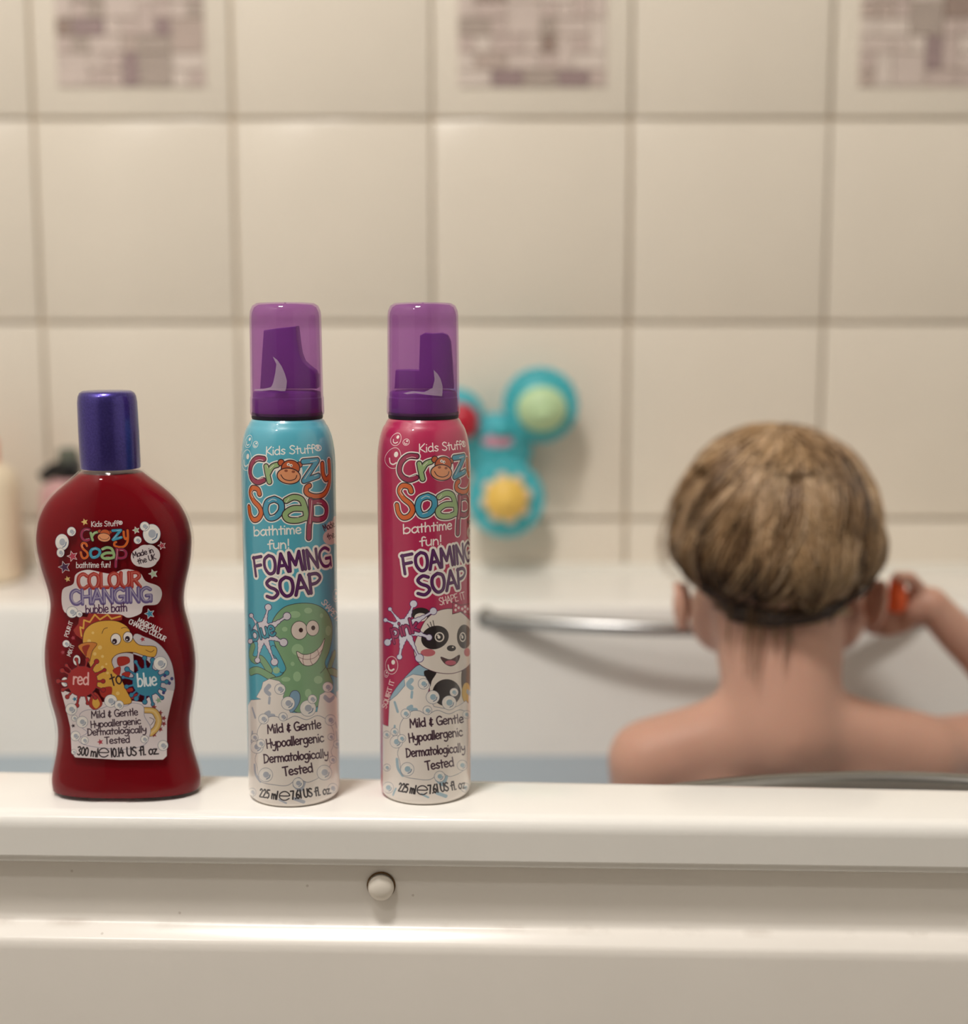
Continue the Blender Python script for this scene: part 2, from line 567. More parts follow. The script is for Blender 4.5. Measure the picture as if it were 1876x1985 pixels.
# ------------------------------------------------------------------ printed labels: a small drawing kit
FONT = {}
for ln in """a 4.9 ~4.0,3.9;2.4,5;.6,3.5;.5,1.3;1.9,0;3.4,1.2;4,3.2 -4.1,5;4.1,1.2;4.6,0
b 4.8 -.6,8;.5,0 ~.5,3.4;2.2,5;4,3.6;3.8,1.2;2.1,0;.5,1
c 4.4 ~3.8,4.2;2.3,5;.7,3.6;.6,1.3;2.2,0;3.9,.8
d 4.9 ~4,3.8;2.4,5;.6,3.5;.6,1.2;2.1,0;4,1.4 -4,8;4.1,0
e 4.6 ~.6,2.4;2.4,2.6;3.9,3.1;3.2,4.7;1.8,5;.6,3.4;.8,.9;2.4,0;3.9,.8
f 3.5 ~3.6,7.3;2.5,8;1.5,6.6;1.5,0 -.1,4.3;3.2,4.8
g 4.8 ~4,3.8;2.4,5;.6,3.6;.7,1.3;2.1,.4;4,1.8 ~4,5;4.1,1;4,-1.6;2.4,-3;.6,-2.2
h 4.8 -.6,8;.5,0 ~.5,3.2;2.2,5;3.6,3.8;3.8,0
i 1.7 -.8,4.6;.8,0 -.8,6.8;.9,7
k 4.4 -.6,8;.5,0 -3.6,4.8;.7,2.2;3.9,0
l 1.7 -.8,8;.8,0
m 6.6 -.6,5;.5,0 ~.5,3.2;1.8,4.9;3,3.5;3.1,0 ~3.1,3.2;4.4,4.9;5.6,3.5;5.8,0
n 4.7 -.6,5;.5,0 ~.5,3.2;2.2,4.9;3.6,3.6;3.8,0
o 4.6 ~2.2,5;.6,3.5;.7,1.1;2.2,0;3.9,1.5;3.8,4;2.2,5
p 4.8 -.6,5;.5,-3 ~.5,3.6;2.2,5;4,3.6;3.8,1.2;2.2,.1;.5,1.4
r 3.5 -.7,5;.6,0 ~.6,3;1.8,4.8;3.2,4.6
s 4.0 ~3.4,4.4;2,5;.8,4;1.8,2.7;3.3,1.5;2.2,.1;.4,.7
t 3.5 -1.7,7;1.6,0 -.1,4.5;3.3,4.9
u 4.7 ~.6,5;.6,1.4;2,0;3.7,1.4 -3.9,5;3.8,0
x 4 -.3,5;3.6,0 -3.5,5;.3,0
y 4.7 ~.6,5;.9,2.6;2.3,1.9;3.8,3 ~4,5;3.8,0;2.5,-2.8;.7,-2.4
z 4.2 -.4,4.8;3.6,4.8;.4,.1;3.8,.2
A 5.2 -.2,0;2.5,8;4.9,0 -1,2.8;4,2.9
C 5.4 ~5,6.7;3.2,8;1.1,6.6;.6,3.5;1.6,.7;3.4,0;5.2,1.2
D 5.4 -.7,8;.6,0 ~.3,7.9;3,7.4;4.9,4.6;3.4,1;.3,0
E 4.6 -.6,8;.6,0 -.6,8;4,8 -.6,4.2;3.5,4.3 -.6,0;4.1,.1
F 4.6 -.9,8;.8,0 -.6,7.8;4.2,8 -.8,4.2;3.6,4.4
G 5.8 ~5,6.9;3.2,8;1,6.4;.6,3.4;1.8,.4;3.8,.1;5.1,1.6 -3.2,3.4;5.2,3.5;5.1,.2
H 5.2 -.6,8;.6,0 -4.5,8;4.5,0 -.6,4;4.5,4.2
I 1.8 -.9,8;.8,0
K 5 -.7,8;.6,0 -4.4,8;.8,3.6;4.7,0
L 4.2 -.7,8;.6,.1;4,.2
M 6.4 -.4,0;.9,8;3.1,2.4;5.3,8;5.9,0
N 5.2 -.6,0;.6,8;4.5,0;4.6,8
O 5.7 ~2.9,8;.9,6.5;.6,3;2.1,.2;4.2,.6;5.2,3.5;4.8,6.8;2.9,8
P 4.9 -.7,8;.6,0 ~.5,7.8;3.3,7.9;4.5,6;3,4.1;.7,3.6
Q 5.7 ~2.9,8;.9,6.5;.6,3;2.1,.2;4.2,.6;5.2,3.5;4.8,6.8;2.9,8 -3.4,2;5.4,-.6
R 5 -.7,8;.6,0 ~.5,7.8;3.3,7.9;4.5,6;3,4.1;.7,3.6 -2.2,3.8;4.7,0
S 5 ~4.4,7.1;2.6,8;.9,6.6;1.7,4.8;3.7,3.4;4.4,1.6;2.6,0;.4,1
T 4.9 -.2,7.8;4.8,8 -2.5,8;2.5,0
U 5.2 ~.7,8;.6,2.2;2.5,0;4.5,2;4.6,8
X 4.7 -.4,8;4.4,0 -4.4,8;.4,0
Y 4.8 -.3,8;2.4,4;4.6,8 -2.4,4;2.4,0
0 4.1 ~2.1,8;.7,5.6;.8,1.6;2.1,0;3.5,2;3.5,6;2.1,8
1 1.8 -.9,8;.9,0
2 4.7 ~.5,6.5;1.8,8;3.5,6.6;2.5,3.5;.5,.2 -.5,.2;3.9,.1
3 4.1 ~.5,7.2;2.2,8;3.4,6.4;1.8,4.4;3.7,2.4;2.3,0;.4,.8
4 4.2 -2,8;.5,3.2;3.9,3.3 -2.9,5.5;2.9,0
5 4.5 -3.5,8;.9,7.9;.7,4.7 ~.7,4.7;2.6,5;3.7,2.6;2.2,0;.5,.7
6 4.6 ~3.2,8;1,5;.6,2;2.2,0;3.7,1.8;2.6,4;.8,2.9
7 4.3 -.4,8;3.7,7.9;1.5,0
. 1.5 -.7,.1;.8,.2
! 1.9 -1,8;.9,2.6 -.9,.3;.95,.4
& 4 ~3.3,5.4;1.6,6;1.2,4.4;2.4,3.7 ~2.4,3.7;.7,2.6;1.2,.7;3.4,1.1 -2.1,7.2;2,-.6""".split('\n'):
    t = ln.split(' ')
    FONT[t[0]] = (float(t[1]), [(s[0], [tuple(float(v) for v in p.split(',')) for p in s[1:].split(';')]) for s in t[2:]])
FONT['\u00ae'] = (5.4, [('~', [(2.6 + 2.5 * math.cos(a), 4.6 + 2.7 * math.sin(a)) for a in np.linspace(0, 2 * math.pi, 13)]),
                        ('-', [(1.8, 6.0), (1.8, 3.1)]), ('~', [(1.8, 6.0), (3.2, 6), (3.3, 4.9), (1.9, 4.6)]), ('-', [(2.5, 4.6), (3.6, 3.1)])])
FONT[' '] = (2.6, [])

class Canvas:
    """draws flat print; mp turns measured points into canvas pixels, s is canvas pixels per measured pixel"""
    def __init__(self, w, h, s, base):
        self.w, self.h, self.s = w, h, s
        self.a = np.zeros((h, w, 4), np.float32)
        self.a[:] = np.array(base, np.float32) / 255.0
        self.mp = None
    def pts(self, P):
        return np.array([self.mp(x, y) for x, y in P], float)
    def dens(self, P, step=6.0):
        out = [P[0]]
        for p, q in zip(P[:-1], P[1:]):
            n = max(1, int(math.hypot(q[0] - p[0], q[1] - p[1]) / step))
            for k in range(1, n + 1):
                out.append((p[0] + (q[0] - p[0]) * k / n, p[1] + (q[1] - p[1]) * k / n))
        return out
    def dist(self, Q, half):
        x0, x1 = int(max(0, Q[:, 0].min() - half - 2)), int(min(self.w, Q[:, 0].max() + half + 3))
        y0, y1 = int(max(0, Q[:, 1].min() - half - 2)), int(min(self.h, Q[:, 1].max() + half + 3))
        if x1 <= x0 or y1 <= y0:
            return None
        D = np.full((y1 - y0, x1 - x0), 1e6, np.float32)
        S = [(Q[i], Q[i + 1]) for i in range(len(Q) - 1)] or [(Q[0], Q[0])]
        for p, q in S:
            ax, bx = int(max(x0, min(p[0], q[0]) - half - 2)), int(min(x1, max(p[0], q[0]) + half + 3))
            ay, by = int(max(y0, min(p[1], q[1]) - half - 2)), int(min(y1, max(p[1], q[1]) + half + 3))
            if bx <= ax or by <= ay:
                continue
            X = np.arange(ax, bx, dtype=np.float32)[None, :] + .5
            Y = np.arange(ay, by, dtype=np.float32)[:, None] + .5
            dx, dy = q[0] - p[0], q[1] - p[1]
            L = dx * dx + dy * dy
            t = np.clip(((X - p[0]) * dx + (Y - p[1]) * dy) / L, 0, 1) if L > 1e-9 else 0.0
            d = np.hypot(X - p[0] - t * dx, Y - p[1] - t * dy)
            v = D[ay - y0:by - y0, ax - x0:bx - x0]
            np.minimum(v, d, out=v)
        return D, x0, y0
    def put(self, al, x0, y0, col):
        v = self.a[y0:y0 + al.shape[0], x0:x0 + al.shape[1]]
        al = al[..., None]
        c = np.array(col[:3], np.float32) / 255.0
        oa = v[..., 3:4]
        na = al + oa * (1 - al)
        v[..., :3] = np.where(na > 1e-5, (c * al + v[..., :3] * oa * (1 - al)) / np.maximum(na, 1e-5), v[..., :3])
        v[..., 3:4] = na
    def stroke_q(self, Q, w, col):
        r = self.dist(Q, w / 2)
        if r:
            D, x0, y0 = r
            self.put(np.clip(w / 2 - D + .5, 0, 1), x0, y0, col)
    def stroke(self, P, w, col, smooth=True, closed=False):
        P = crom(P, closed) if smooth else np.array(P, float)
        if closed:
            P = np.vstack([P, P[:1]])
        self.stroke_q(self.pts(self.dens(list(map(tuple, P)))), w * self.s, col)
    def poly(self, P, col, line=None, lw=1.0, smooth=True):
        P = crom(P, True, 5) if smooth else np.array(P, float)
        P = np.vstack([P, P[:1]])
        Q = self.pts(self.dens(list(map(tuple, P)), 9.0))
        x0, x1 = int(max(0, Q[:, 0].min() - 2)), int(min(self.w, Q[:, 0].max() + 3))
        y0, y1 = int(max(0, Q[:, 1].min() - 2)), int(min(self.h, Q[:, 1].max() + 3))
        if x1 > x0 and y1 > y0 and col is not None:
            X = np.arange(x0, x1, dtype=np.float32) + .5
            ins = np.zeros((y1 - y0, x1 - x0), bool)
            for p, q in zip(Q[:-1], Q[1:]):
                if p[1] == q[1]:
                    continue
                lo, hi = (p, q) if p[1] < q[1] else (q, p)
                ya, yb = max(y0, int(math.ceil(lo[1] - .5))), min(y1, int(math.ceil(hi[1] - .5)))
                if yb <= ya:
                    continue
                ys = np.arange(ya, yb) + .5
                xc = lo[0] + (ys - lo[1]) / (hi[1] - lo[1]) * (hi[0] - lo[0])
                ins[ya - y0:yb - y0] ^= X[None, :] > xc[:, None]
            self.put(ins.astype(np.float32), x0, y0, col)
            self.stroke_q(Q, 1.2, col)
        if line is not None:
            self.stroke_q(Q, lw * self.s, line)
    def ell(self, x, y, rx, ry, col, line=None, lw=1.0, rot=0.0):
        c, s_ = math.cos(rot), math.sin(rot)
        self.poly([(x + rx * math.cos(a) * c - ry * math.sin(a) * s_, y + rx * math.cos(a) * s_ + ry * math.sin(a) * c) for a in np.linspace(0, 2 * math.pi, 20, endpoint=False)], col, line, lw)
    def glyphs(self, st, a, b, h):
        """polylines of a line of handwriting whose baseline runs from a to b"""
        adv = sum(FONT[c][0] for c in st)
        dx, dy = b[0] - a[0], b[1] - a[1]
        L = math.hypot(dx, dy)
        ux, uy = dx / L, dy / L
        sx, sy = L / adv, h / 8.0
        out, pos = [], 0.0
        for c in st:
            for kind, P in FONT[c][1]:
                P = crom(P, False, 4) if kind == '~' else P
                out.append([(a[0] + ux * (pos + x) * sx + uy * y * sy, a[1] + uy * (pos + x) * sx - ux * y * sy) for x, y in P])
            pos += FONT[c][0]
        return out
    def text(self, st, a, b, h, *layers):
        G = self.glyphs(st, a, b, h)
        for w, col in layers:
            for P in G:
                self.stroke_q(self.pts(self.dens(list(map(tuple, P)), 5.0)), w * self.s, col)
    def image(self, name):
        im = bpy.data.images.new(name, self.w, self.h, alpha=True)
        im.pixels.foreach_set(np.ascontiguousarray(self.a[::-1]).ravel())
        im.update()
        im.pack()
        return im

def sub(ox, oy, sc):
    """points measured on an enlarged crop"""
    return lambda L: [(ox + x / sc, oy + y / sc) for x, y in L]

WHT = (236, 228, 220)
DK = (44, 22, 36)

def logo(c, F, k=1.0, halo=True, detail=True):
    """the two-line bubble-letter logo; F places points, k scales widths"""
    mag, grn, blu, org = (150, 42, 76), (150, 178, 122), (68, 152, 180), (208, 98, 38)
    L = [(mag, [[(325, 428), (252, 425), (200, 480), (186, 570), (212, 640), (265, 670), (325, 648)]], 44),
         (grn, [[(352, 505), (366, 580), (386, 664)], [(376, 575), (415, 510), (468, 488)]], 44),
         (blu, [[(742, 455), (888, 442)], [(885, 450), (812, 555), (748, 652)], [(748, 655), (895, 602)]], 46),
         (org, [[(938, 478), (945, 580), (975, 640), (1012, 600)], [(1008, 448), (1014, 600), (1000, 715), (945, 800), (850, 815), (775, 780), (775, 725), (802, 706)]], 42),
         (org, [[(283, 790), (265, 742), (212, 730), (190, 785), (222, 860), (280, 925), (300, 990), (270, 1048), (222, 1060), (188, 1010), (175, 930)]], 44),
         (blu, [[(440, 845), (368, 875), (346, 955), (378, 1036), (448, 1032), (508, 965), (505, 885), (440, 845)]], 50),
         (grn, [[(562, 860), (640, 825), (720, 850), (758, 945), (772, 1040)], [(745, 945), (630, 945), (552, 1000), (580, 1058), (680, 1066), (770, 1036)]], 50),
         (mag, [[(816, 860), (822, 1000), (802, 1120), (797, 1248)], [(830, 882), (920, 872), (978, 930), (968, 1025), (900, 1058), (832, 1050)]], 46)]
    sm = lambda p: F(list(map(tuple, crom(p))))
    u = k / 5.365
    if halo:
        for col, ss, w in L:
            for p in ss:
                c.stroke(sm(p), (w + 44) * u, WHT, False)
        c.ell(*F([(590, 560)])[0], 140 * u, 135 * u, WHT)
    for col, ss, w in L[:2] + L[4:6]:
        for p in ss: c.stroke(sm(p), (w + 20) * u, DK, False)
        for p in ss: c.stroke(sm(p), w * u, col, False)
    # the little round animal face that is the letter a
    for ex, ey, er in ((508, 466, 34), (700, 487, 30)):
        c.ell(*F([(ex, ey)])[0], er * u, er * u, (186, 88, 48), DK, 9 * u)
    c.ell(*F([(606, 522)])[0], 96 * u, 82 * u, (190, 90, 48), DK, 10 * u)
    c.ell(*F([(588, 605)])[0], 122 * u, 82 * u, (224, 150, 106), DK, 10 * u, 0.12)
    if detail:
        for ex, ey in ((584, 485), (612, 496)):
            c.ell(*F([(ex, ey)])[0], 15 * u, 15 * u, WHT)
            c.ell(*F([(ex + 3, ey + 2)])[0], 5 * u, 5 * u, DK)
        for ex, ey in ((560, 550), (636, 560)):
            c.ell(*F([(ex, ey)])[0], 17 * u, 12 * u, (150, 80, 55))
    c.stroke(sm([(506, 592), (538, 635), (598, 652), (655, 635), (672, 598)]), 8 * u, DK, False)
    for col, ss, w in L[2:4] + L[6:]:
        for p in ss: c.stroke(sm(p), (w + 20) * u, DK, False)
        for p in ss: c.stroke(sm(p), w * u, col, False)
    hl = [[(238, 450), (280, 435), (318, 442)], [(262, 640), (300, 632), (322, 622)], [(370, 520), (362, 500)], [(392, 530), (432, 492)], [(815, 455), (880, 445)], [(755, 635), (815, 545)], [(855, 605), (890, 592)],
          [(210, 755), (196, 790), (215, 830)], [(378, 870), (420, 845), (460, 858)], [(390, 1030), (440, 1015)], [(560, 880), (590, 838)], [(620, 1030), (690, 1032)], [(828, 860), (822, 950), (808, 1100)], [(880, 885), (930, 890)]]
    for p in hl:
        c.stroke(sm(p), 6 * u, (228, 214, 205), False)

def bubble(c, x, y, r, ry=None, tone=(168, 172, 182), line=(104, 110, 128), fill=(228, 222, 216)):
    ry = ry or r
    c.ell(x, y, r, ry, fill, line, 0.75)
    c.stroke([(x - .55 * r, y - .1 * ry), (x - .25 * r, y - .5 * ry), (x + .2 * r, y - .55 * ry)], r * .22, (236, 230, 222))
    c.ell(x + .05 * r, y - .02 * ry, r * .42, ry * .42, tone)
    c.stroke([(x + .1 * r, y + .62 * ry), (x + .5 * r, y + .38 * ry), (x + .62 * r, y + .0)], max(.7, r * .13), (92, 112, 138))

def ring_bubble(c, x, y, rx, ry, inner):
    c.ell(x, y, rx, ry, inner, WHT, 1.1)
    c.stroke([(x - rx * .55, y + ry * .0), (x - rx * .42, y + ry * .45), (x - rx * .05, y + ry * .6), (x + rx * .35, y + ry * .45)], rx * .3, WHT)
    c.ell(x + rx * .25, y - ry * .35, rx * .28, ry * .26, WHT)

def star(c, x, y, r, col, line=None, lw=.9, rot=-.3):
    P = []
    for i in range(10):
        a = rot - math.pi / 2 + i * math.pi / 5
        q = r if i % 2 == 0 else r * .45
        P.append((x + q * math.cos(a), y + q * math.sin(a)))
    c.poly(P, col, line, lw, smooth=False)

def splash(c, x, y, rx, ry, arms, fill, line, lw=1.2):
    """paint splash: a blob with drop-ended arms"""
    for grow, col in ((lw * 2, line), (0, fill)):
        c.ell(x, y, rx + grow / 2, ry + grow / 2, col)
        for ax, ay, w, d in arms:
            c.stroke([(x, y), ((x + ax * 2) / 3, (y + ay * 2) / 3), (ax, ay)], w + grow, col)
            for f_, m_ in ((.36, 3.6), (.5, 2.6), (.66, 1.7)):
                c.stroke([(x + (ax - x) * f_, y + (ay - y) * f_), (x, y)], w * m_ + grow, col)
            c.ell(ax, ay, d + grow / 2, d + grow / 2, col)

def est_mark(c, x, y, w, h, col=(34, 24, 32)):
    """the estimated-quantity e"""
    c.stroke([(x - w * .42, y - h * .02), (x + w * .45, y - h * .02), (x + w * .4, y - h * .3), (x + w * .12, y - h * .5), (x - w * .2, y - h * .46), (x - w * .46, y - h * .2), (x - w * .46, y + h * .2), (x - w * .2, y + h * .46), (x + w * .15, y + h * .48), (x + w * .44, y + h * .28)], 2.3, col)

def can_print(name, base, mp2, mpo, W, H, s, design):
    c = Canvas(W, H, s, base + (255,))
    c.mp = mpo
    K = sub(450, 810, 5.365)
    c.mp = mp2
    ink = (66, 22, 72)
    for x, y, rx, ry in ((477, 856, 6.5, 12), (492, 862, 5, 6), (477, 892, 9, 20)):
        ring_bubble(c, x, y, rx, ry, base)
    c.text('Kids Stuff\u00ae', (514, 882.6), (626, 877.2), 16, (2.1, WHT))
    logo(c, K)
    c.text('bathtime', (491.5, 1039), (585, 1033.8), 18, (2.7, WHT))
    c.text('fun!', (519, 1064.6), (562, 1062.8), 17.5, (2.7, WHT))
    c.text('FOAMING', (492.5, 1117), (645, 1096), 36, (15, WHT))
    c.text('SOAP', (516, 1161), (626, 1147), 37, (15, WHT))
    c.text('FOAMING', (492.5, 1117), (645, 1096), 36, (6.2, (58, 14, 50)), (4.0, (84, 26, 92)))
    c.text('SOAP', (516, 1161), (626, 1147), 37, (6.6, (58, 14, 50)), (4.2, (84, 26, 92)))
    # small cloud that runs round the side
    for x, y, r in ((644, 1023, 13), (650, 1012, 12), (640, 1042, 14), (652, 1046, 10)):
        c.ell(x, y, min(r, 655.5 - x), r, (210, 188, 182))
    c.text('Made', (629, 1029.5), (650.5, 1020), 12, (1.9, DK))
    c.text('the', (637, 1047), (650.5, 1040), 12, (1.9, DK))
    # lower half: foam bath, picture, notices
    c.mp = mpo
    if design == 'octopus':
        c.text('SHAPE IT', (622, 1168), (653.5, 1206), 11, (1.9, WHT))
        Q = sub(450, 1150, 4.617)
        q = lambda x, y: Q([(x, y)])[0]
        g, gl, gd = (126, 164, 124), (156, 190, 148), (52, 46, 46)
        ring_bubble(c, *q(925, 20), 5, 12, base)
        for P in ([(330, 690), (262, 590), (205, 600), (165, 560), (185, 470)], [(360, 760), (235, 690), (165, 705)], [(850, 760), (880, 640), (915, 540)], [(800, 740), (880, 700), (940, 720)]):
            P = Q(list(map(tuple, crom(P))))
            c.stroke(P, 15, gd, False); c.stroke(P, 13, g, False)
        c.poly(Q([(352, 300), (385, 205), (470, 122), (600, 90), (735, 98), (835, 155), (890, 260), (895, 380), (868, 520), (830, 625), (870, 720), (900, 830), (820, 960), (700, 1050), (560, 1060), (450, 930), (330, 780), (430, 740), (470, 690), (470, 640), (420, 540), (380, 450)]), g, gd, 1.1)
        c.poly(Q([(378, 470), (470, 640), (475, 690), (440, 712), (405, 660), (395, 580), (330, 520)]), base, gd, .9)
        for x, y, rx, ry in ((580, 745, 34, 44), (680, 155, 35, 25), (470, 322, 24, 20), (585, 505, 52, 50), (395, 690, 30, 28), (770, 775, 38, 34), (680, 895, 28, 38), (540, 632, 17, 18), (800, 200, 14, 20), (860, 335, 24, 44), (560, 190, 50, 30), (480, 770, 40, 20)):
            c.ell(*q(x, y), rx / 4.617, ry / 4.617, gl)
        c.ell(*q(600, 332), 72 / 4.617, 82 / 4.617, (222, 206, 196), gd, 1.0)
        c.ell(*q(720, 312), 57 / 4.617, 69 / 4.617, (222, 206, 196), gd, 1.0)
        c.ell(*q(615, 330), 3.8, 4.2, (52, 18, 22)); c.ell(*q(725, 310), 3.6, 4.2, (52, 18, 22))
        c.poly(Q([(577, 520), (640, 548), (720, 532), (788, 475), (828, 403), (808, 500), (765, 600), (705, 646), (640, 642), (598, 592)]), (224, 208, 198), gd, 1.1)
        for P in ([(640, 548), (632, 600), (642, 640)], [(703, 538), (700, 600), (720, 640)], [(762, 500), (780, 560)], [(590, 570), (660, 592), (740, 575), (810, 500)]):
            c.stroke(Q(P), .8, (96, 50, 50))
        c.stroke(Q([(790, 715), (850, 640), (895, 520)]), 1.0, gd)
        A = [(*q(322, 125), 3.2, 5.6), (*q(490, 205), 3.6, 6.6), (*q(460, 440), 4.4, 7), (*q(378, 615), 3.0, 6.2), (*q(226, 600), 4.0, 4.6), (*q(170, 200), 3, 3.6), (*q(162, 430), 4, 4)]
        splash(c, *q(270, 350), 19, 20, A, (214, 206, 214), (62, 44, 92))
        c.text('blue', q(184, 426), q(394, 368), 29, (7, (38, 40, 70)), (4.2, (64, 146, 166)))
        pt = [(140, 1010), (168, 955), (255, 948), (215, 930), (262, 850), (275, 795), (335, 765), (420, 785), (478, 850), (455, 930), (520, 1068), (615, 1070), (760, 1060), (785, 910), (850, 870), (915, 905), (945, 960), (990, 985)]
        bubs = [(428, 858, 48), (500, 985, 60), (678, 1030, 72), (717, 948, 40), (855, 840, 46), (280, 1125, 45), (880, 1135, 48), (220, 1375, 58), (255, 1345, 38), (300, 1625, 62), (825, 1605, 66), (885, 1285, 30), (900, 1490, 32), (590, 1700, 48), (178, 1780, 36), (900, 1745, 44), (455, 1105, 38), (200, 1290, 34), (940, 1350, 34)]
        tone = (166, 170, 182)
        T = lambda x, y: q(x, y)
        c.poly([q(520, 900), q(570, 870), q(605, 905), q(600, 980), q(545, 1060), q(500, 1050)], (128, 160, 184), (70, 50, 80), .9)
    else:
        Q = sub(720, 1150, 4.617)
        q = lambda x, y: Q([(x, y)])[0]
        pt = [(100, 1172), (150, 1190), (160, 965), (230, 908), (300, 825), (292, 765), (370, 725), (480, 742), (525, 820), (500, 905), (560, 1015), (700, 1040), (780, 1005), (845, 960), (875, 1000)]
        bubs = [(465, 810, 48), (548, 930, 60), (695, 980, 64), (738, 886, 38), (305, 1078, 42), (222, 1330, 56), (270, 1300, 36), (320, 1575, 60), (610, 1640, 48), (812, 1540, 46), (135, 1265, 32), (138, 1560, 32), (148, 1740, 50), (852, 1085, 36), (500, 1048, 40), (840, 1740, 40), (205, 1240, 34)]
        tone = (152, 178, 192)
        T = lambda x, y: q(x + 28, y - 52)
        black, cream = (34, 24, 28), (224, 214, 204)
        c.text('SHAPE IT', q(612, 108), q(845, 50), 14, (1.9, (236, 214, 208)))
        c.text('SQUIRT IT', q(132, 1035), q(205, 785), 9, (1.8, (236, 214, 208)))
        ring_bubble(c, *q(180, 645), 12, 17, base)
        ring_bubble(c, *q(132, 720), 4, 7, base)
        c.poly(Q([(165, 960), (210, 860), (330, 720), (430, 640), (510, 700), (400, 800), (260, 1000)]), (150, 180, 196), (60, 40, 80), 1.0)
        c.poly(Q([(540, 720), (820, 700), (850, 860), (800, 1020), (560, 1020), (520, 860)]), cream, black, .8)
        c.poly(Q([(470, 700), (580, 700), (540, 780), (520, 830)]), black)
        c.ell(*q(672, 890), 27, 26, black)
        c.poly(Q([(810, 690), (900, 640), (920, 900), (820, 900)]), (92, 70, 56))
        c.ell(*q(848, 890), 8.5, 20, (210, 170, 82), (70, 50, 30), .8)
        c.ell(*q(440, 185), 18.5, 12, black); c.ell(*q(440, 215), 12, 8, cream)
        c.poly(Q([(430, 635), (385, 560), (385, 450), (435, 330), (485, 240), (570, 168), (680, 138), (770, 152), (850, 210), (910, 290), (935, 400), (915, 560), (850, 665), (740, 715), (620, 715), (520, 688)]), cream, (70, 24, 48), 1.2)
        c.ell(*q(568, 396), 27, 22, black, None, 1, -.35)
        c.ell(*q(830, 388), 14, 23, (58, 44, 36))
        for (x, y), a, b_ in ((q(608, 392), 9.2, 9.4), (q(816, 392), 6.0, 9.2)):
            c.ell(x, y, a, b_, cream); c.ell(x, y, a * .72, b_ * .74, black)
            c.ell(x - a * .1, y + .2, a * .3, b_ * .32, cream); c.ell(x - a * .3, y - b_ * .35, a * .2, b_ * .18, cream)
        for P in ([(520, 305), (500, 275)], [(540, 300), (525, 258)], [(560, 292), (550, 245)]):
            c.stroke(Q(P), 1.3, black)
        c.ell(*q(505, 532), 14, 7, (192, 104, 112)); c.ell(*q(856, 528), 6, 8, (192, 104, 112))
        c.ell(*q(715, 492), 8.6, 5.6, black); c.ell(*q(728, 483), 1.7, 1.3, cream)
        c.poly(Q([(620, 570), (705, 594), (788, 552), (770, 618), (715, 652), (655, 628)]), (66, 22, 28), black, .8)
        c.ell(*q(708, 622), 10.5, 4.6, (186, 84, 104))
        c.poly(Q([(726, 78), (800, 108), (884, 90), (892, 198), (800, 164), (724, 186)]), (176, 48, 84), (70, 16, 36), 1.3, False)
        for x, y in ((755, 110), (780, 130), (752, 150), (812, 140), (838, 122), (836, 165), (862, 140)):
            c.ell(*q(x, y), 2.2, 2.6, (232, 206, 206))
        A = [(*q(376, 95), 3.4, 6.4), (*q(553, 160), 3.4, 6.2), (*q(515, 395), 4.6, 5.2), (*q(428, 580), 3.2, 7.4), (*q(250, 570), 4.4, 4.6), (*q(143, 440), 2.6, 6), (*q(165, 142), 2.4, 3.2), (*q(125, 240), 2.6, 3.4)]
        splash(c, *q(295, 310), 22, 17, A, (214, 212, 224), (78, 44, 104))
        c.text('pink', q(183, 402), q(432, 335), 27, (7.5, (70, 16, 60)), (4.4, (158, 42, 92)))
    # white foam down to the foot of the can, all the way round
    W_ = (230, 221, 213)
    c.poly(Q(pt) + [Q([(pt[-1][0], 1890)])[0], (571 if design == 'octopus' else 825, 1566), Q([(pt[0][0], 1810)])[0]], W_, (112, 116, 134), .9, False)
    xa, xb = int(c.mp(*Q([(110, 1300)])[0])[0]), int(c.mp(*Q([(868 if design == 'panda' else 940, 1300)])[0])[0])
    w8 = np.array(W_, np.float32) / 255
    side = np.zeros((c.h, c.w), bool)
    side[int(c.h * .72):, xb:] = True
    if design == 'octopus':
        side[int(c.h * .72):, :xa] = True
    c.a[side, :3] = w8
    c.a[int(c.h * .975):, xa:xb, :3] = w8
    # foam shading
    for P, w in (([(180, 1030), (205, 1110)], 6), ([(330, 830), (300, 870), (330, 900)], 9), ([(335, 935), (330, 985)], 5), ([(200, 1540), (210, 1620), (250, 1680)], 7), ([(330, 1065), (300, 1085), (370, 1095)], 7), ([(920, 1130), (935, 1200)], 5), ([(560, 1720), (610, 1760), (640, 1700)], 8), ([(180, 1240), (170, 1330)], 5), ([(830, 930), (870, 960), (910, 930)], 9), ([(190, 1800), (160, 1860)], 4), ([(560, 1840), (640, 1870)], 7), ([(420, 1850), (480, 1880)], 4), ([(930, 1240), (940, 1320)], 4)):
        c.stroke([T(x, y) for x, y in P], w, tone)
    cloud = [(248, 1185), (330, 1110), (400, 1105), (470, 1137), (560, 1100), (665, 1132), (760, 1095), (840, 1128), (885, 1185), (912, 1260), (905, 1360), (885, 1420), (905, 1480), (870, 1550), (790, 1640), (690, 1690), (640, 1680), (588, 1650), (500, 1718), (380, 1715), (250, 1680), (225, 1560), (205, 1480), (235, 1380), (222, 1270)]
    if design == 'octopus':
        c.poly([T(x, y) for x, y in cloud], W_, (98, 104, 124), .9)
    else:
        c.poly([T(min(x, 830), y) for x, y in cloud], W_, (98, 104, 124), .9)
    for x, y, r in bubs:
        bubble(c, *q(x, y), r / 4.617, tone=tone)
    def line_(st, a, b_, h, w):
        c.text(st, T(*a), T(*b_), h, (w, (56, 24, 46)))
    e = 800 if design == 'octopus' else 775
    line_('Mild & Gentle', (316, 1256), (802, 1207), 16.5, 2.8)
    line_('Hypoallergenic', (308, 1388), (825 if e == 800 else 792, 1327), 17, 2.8)
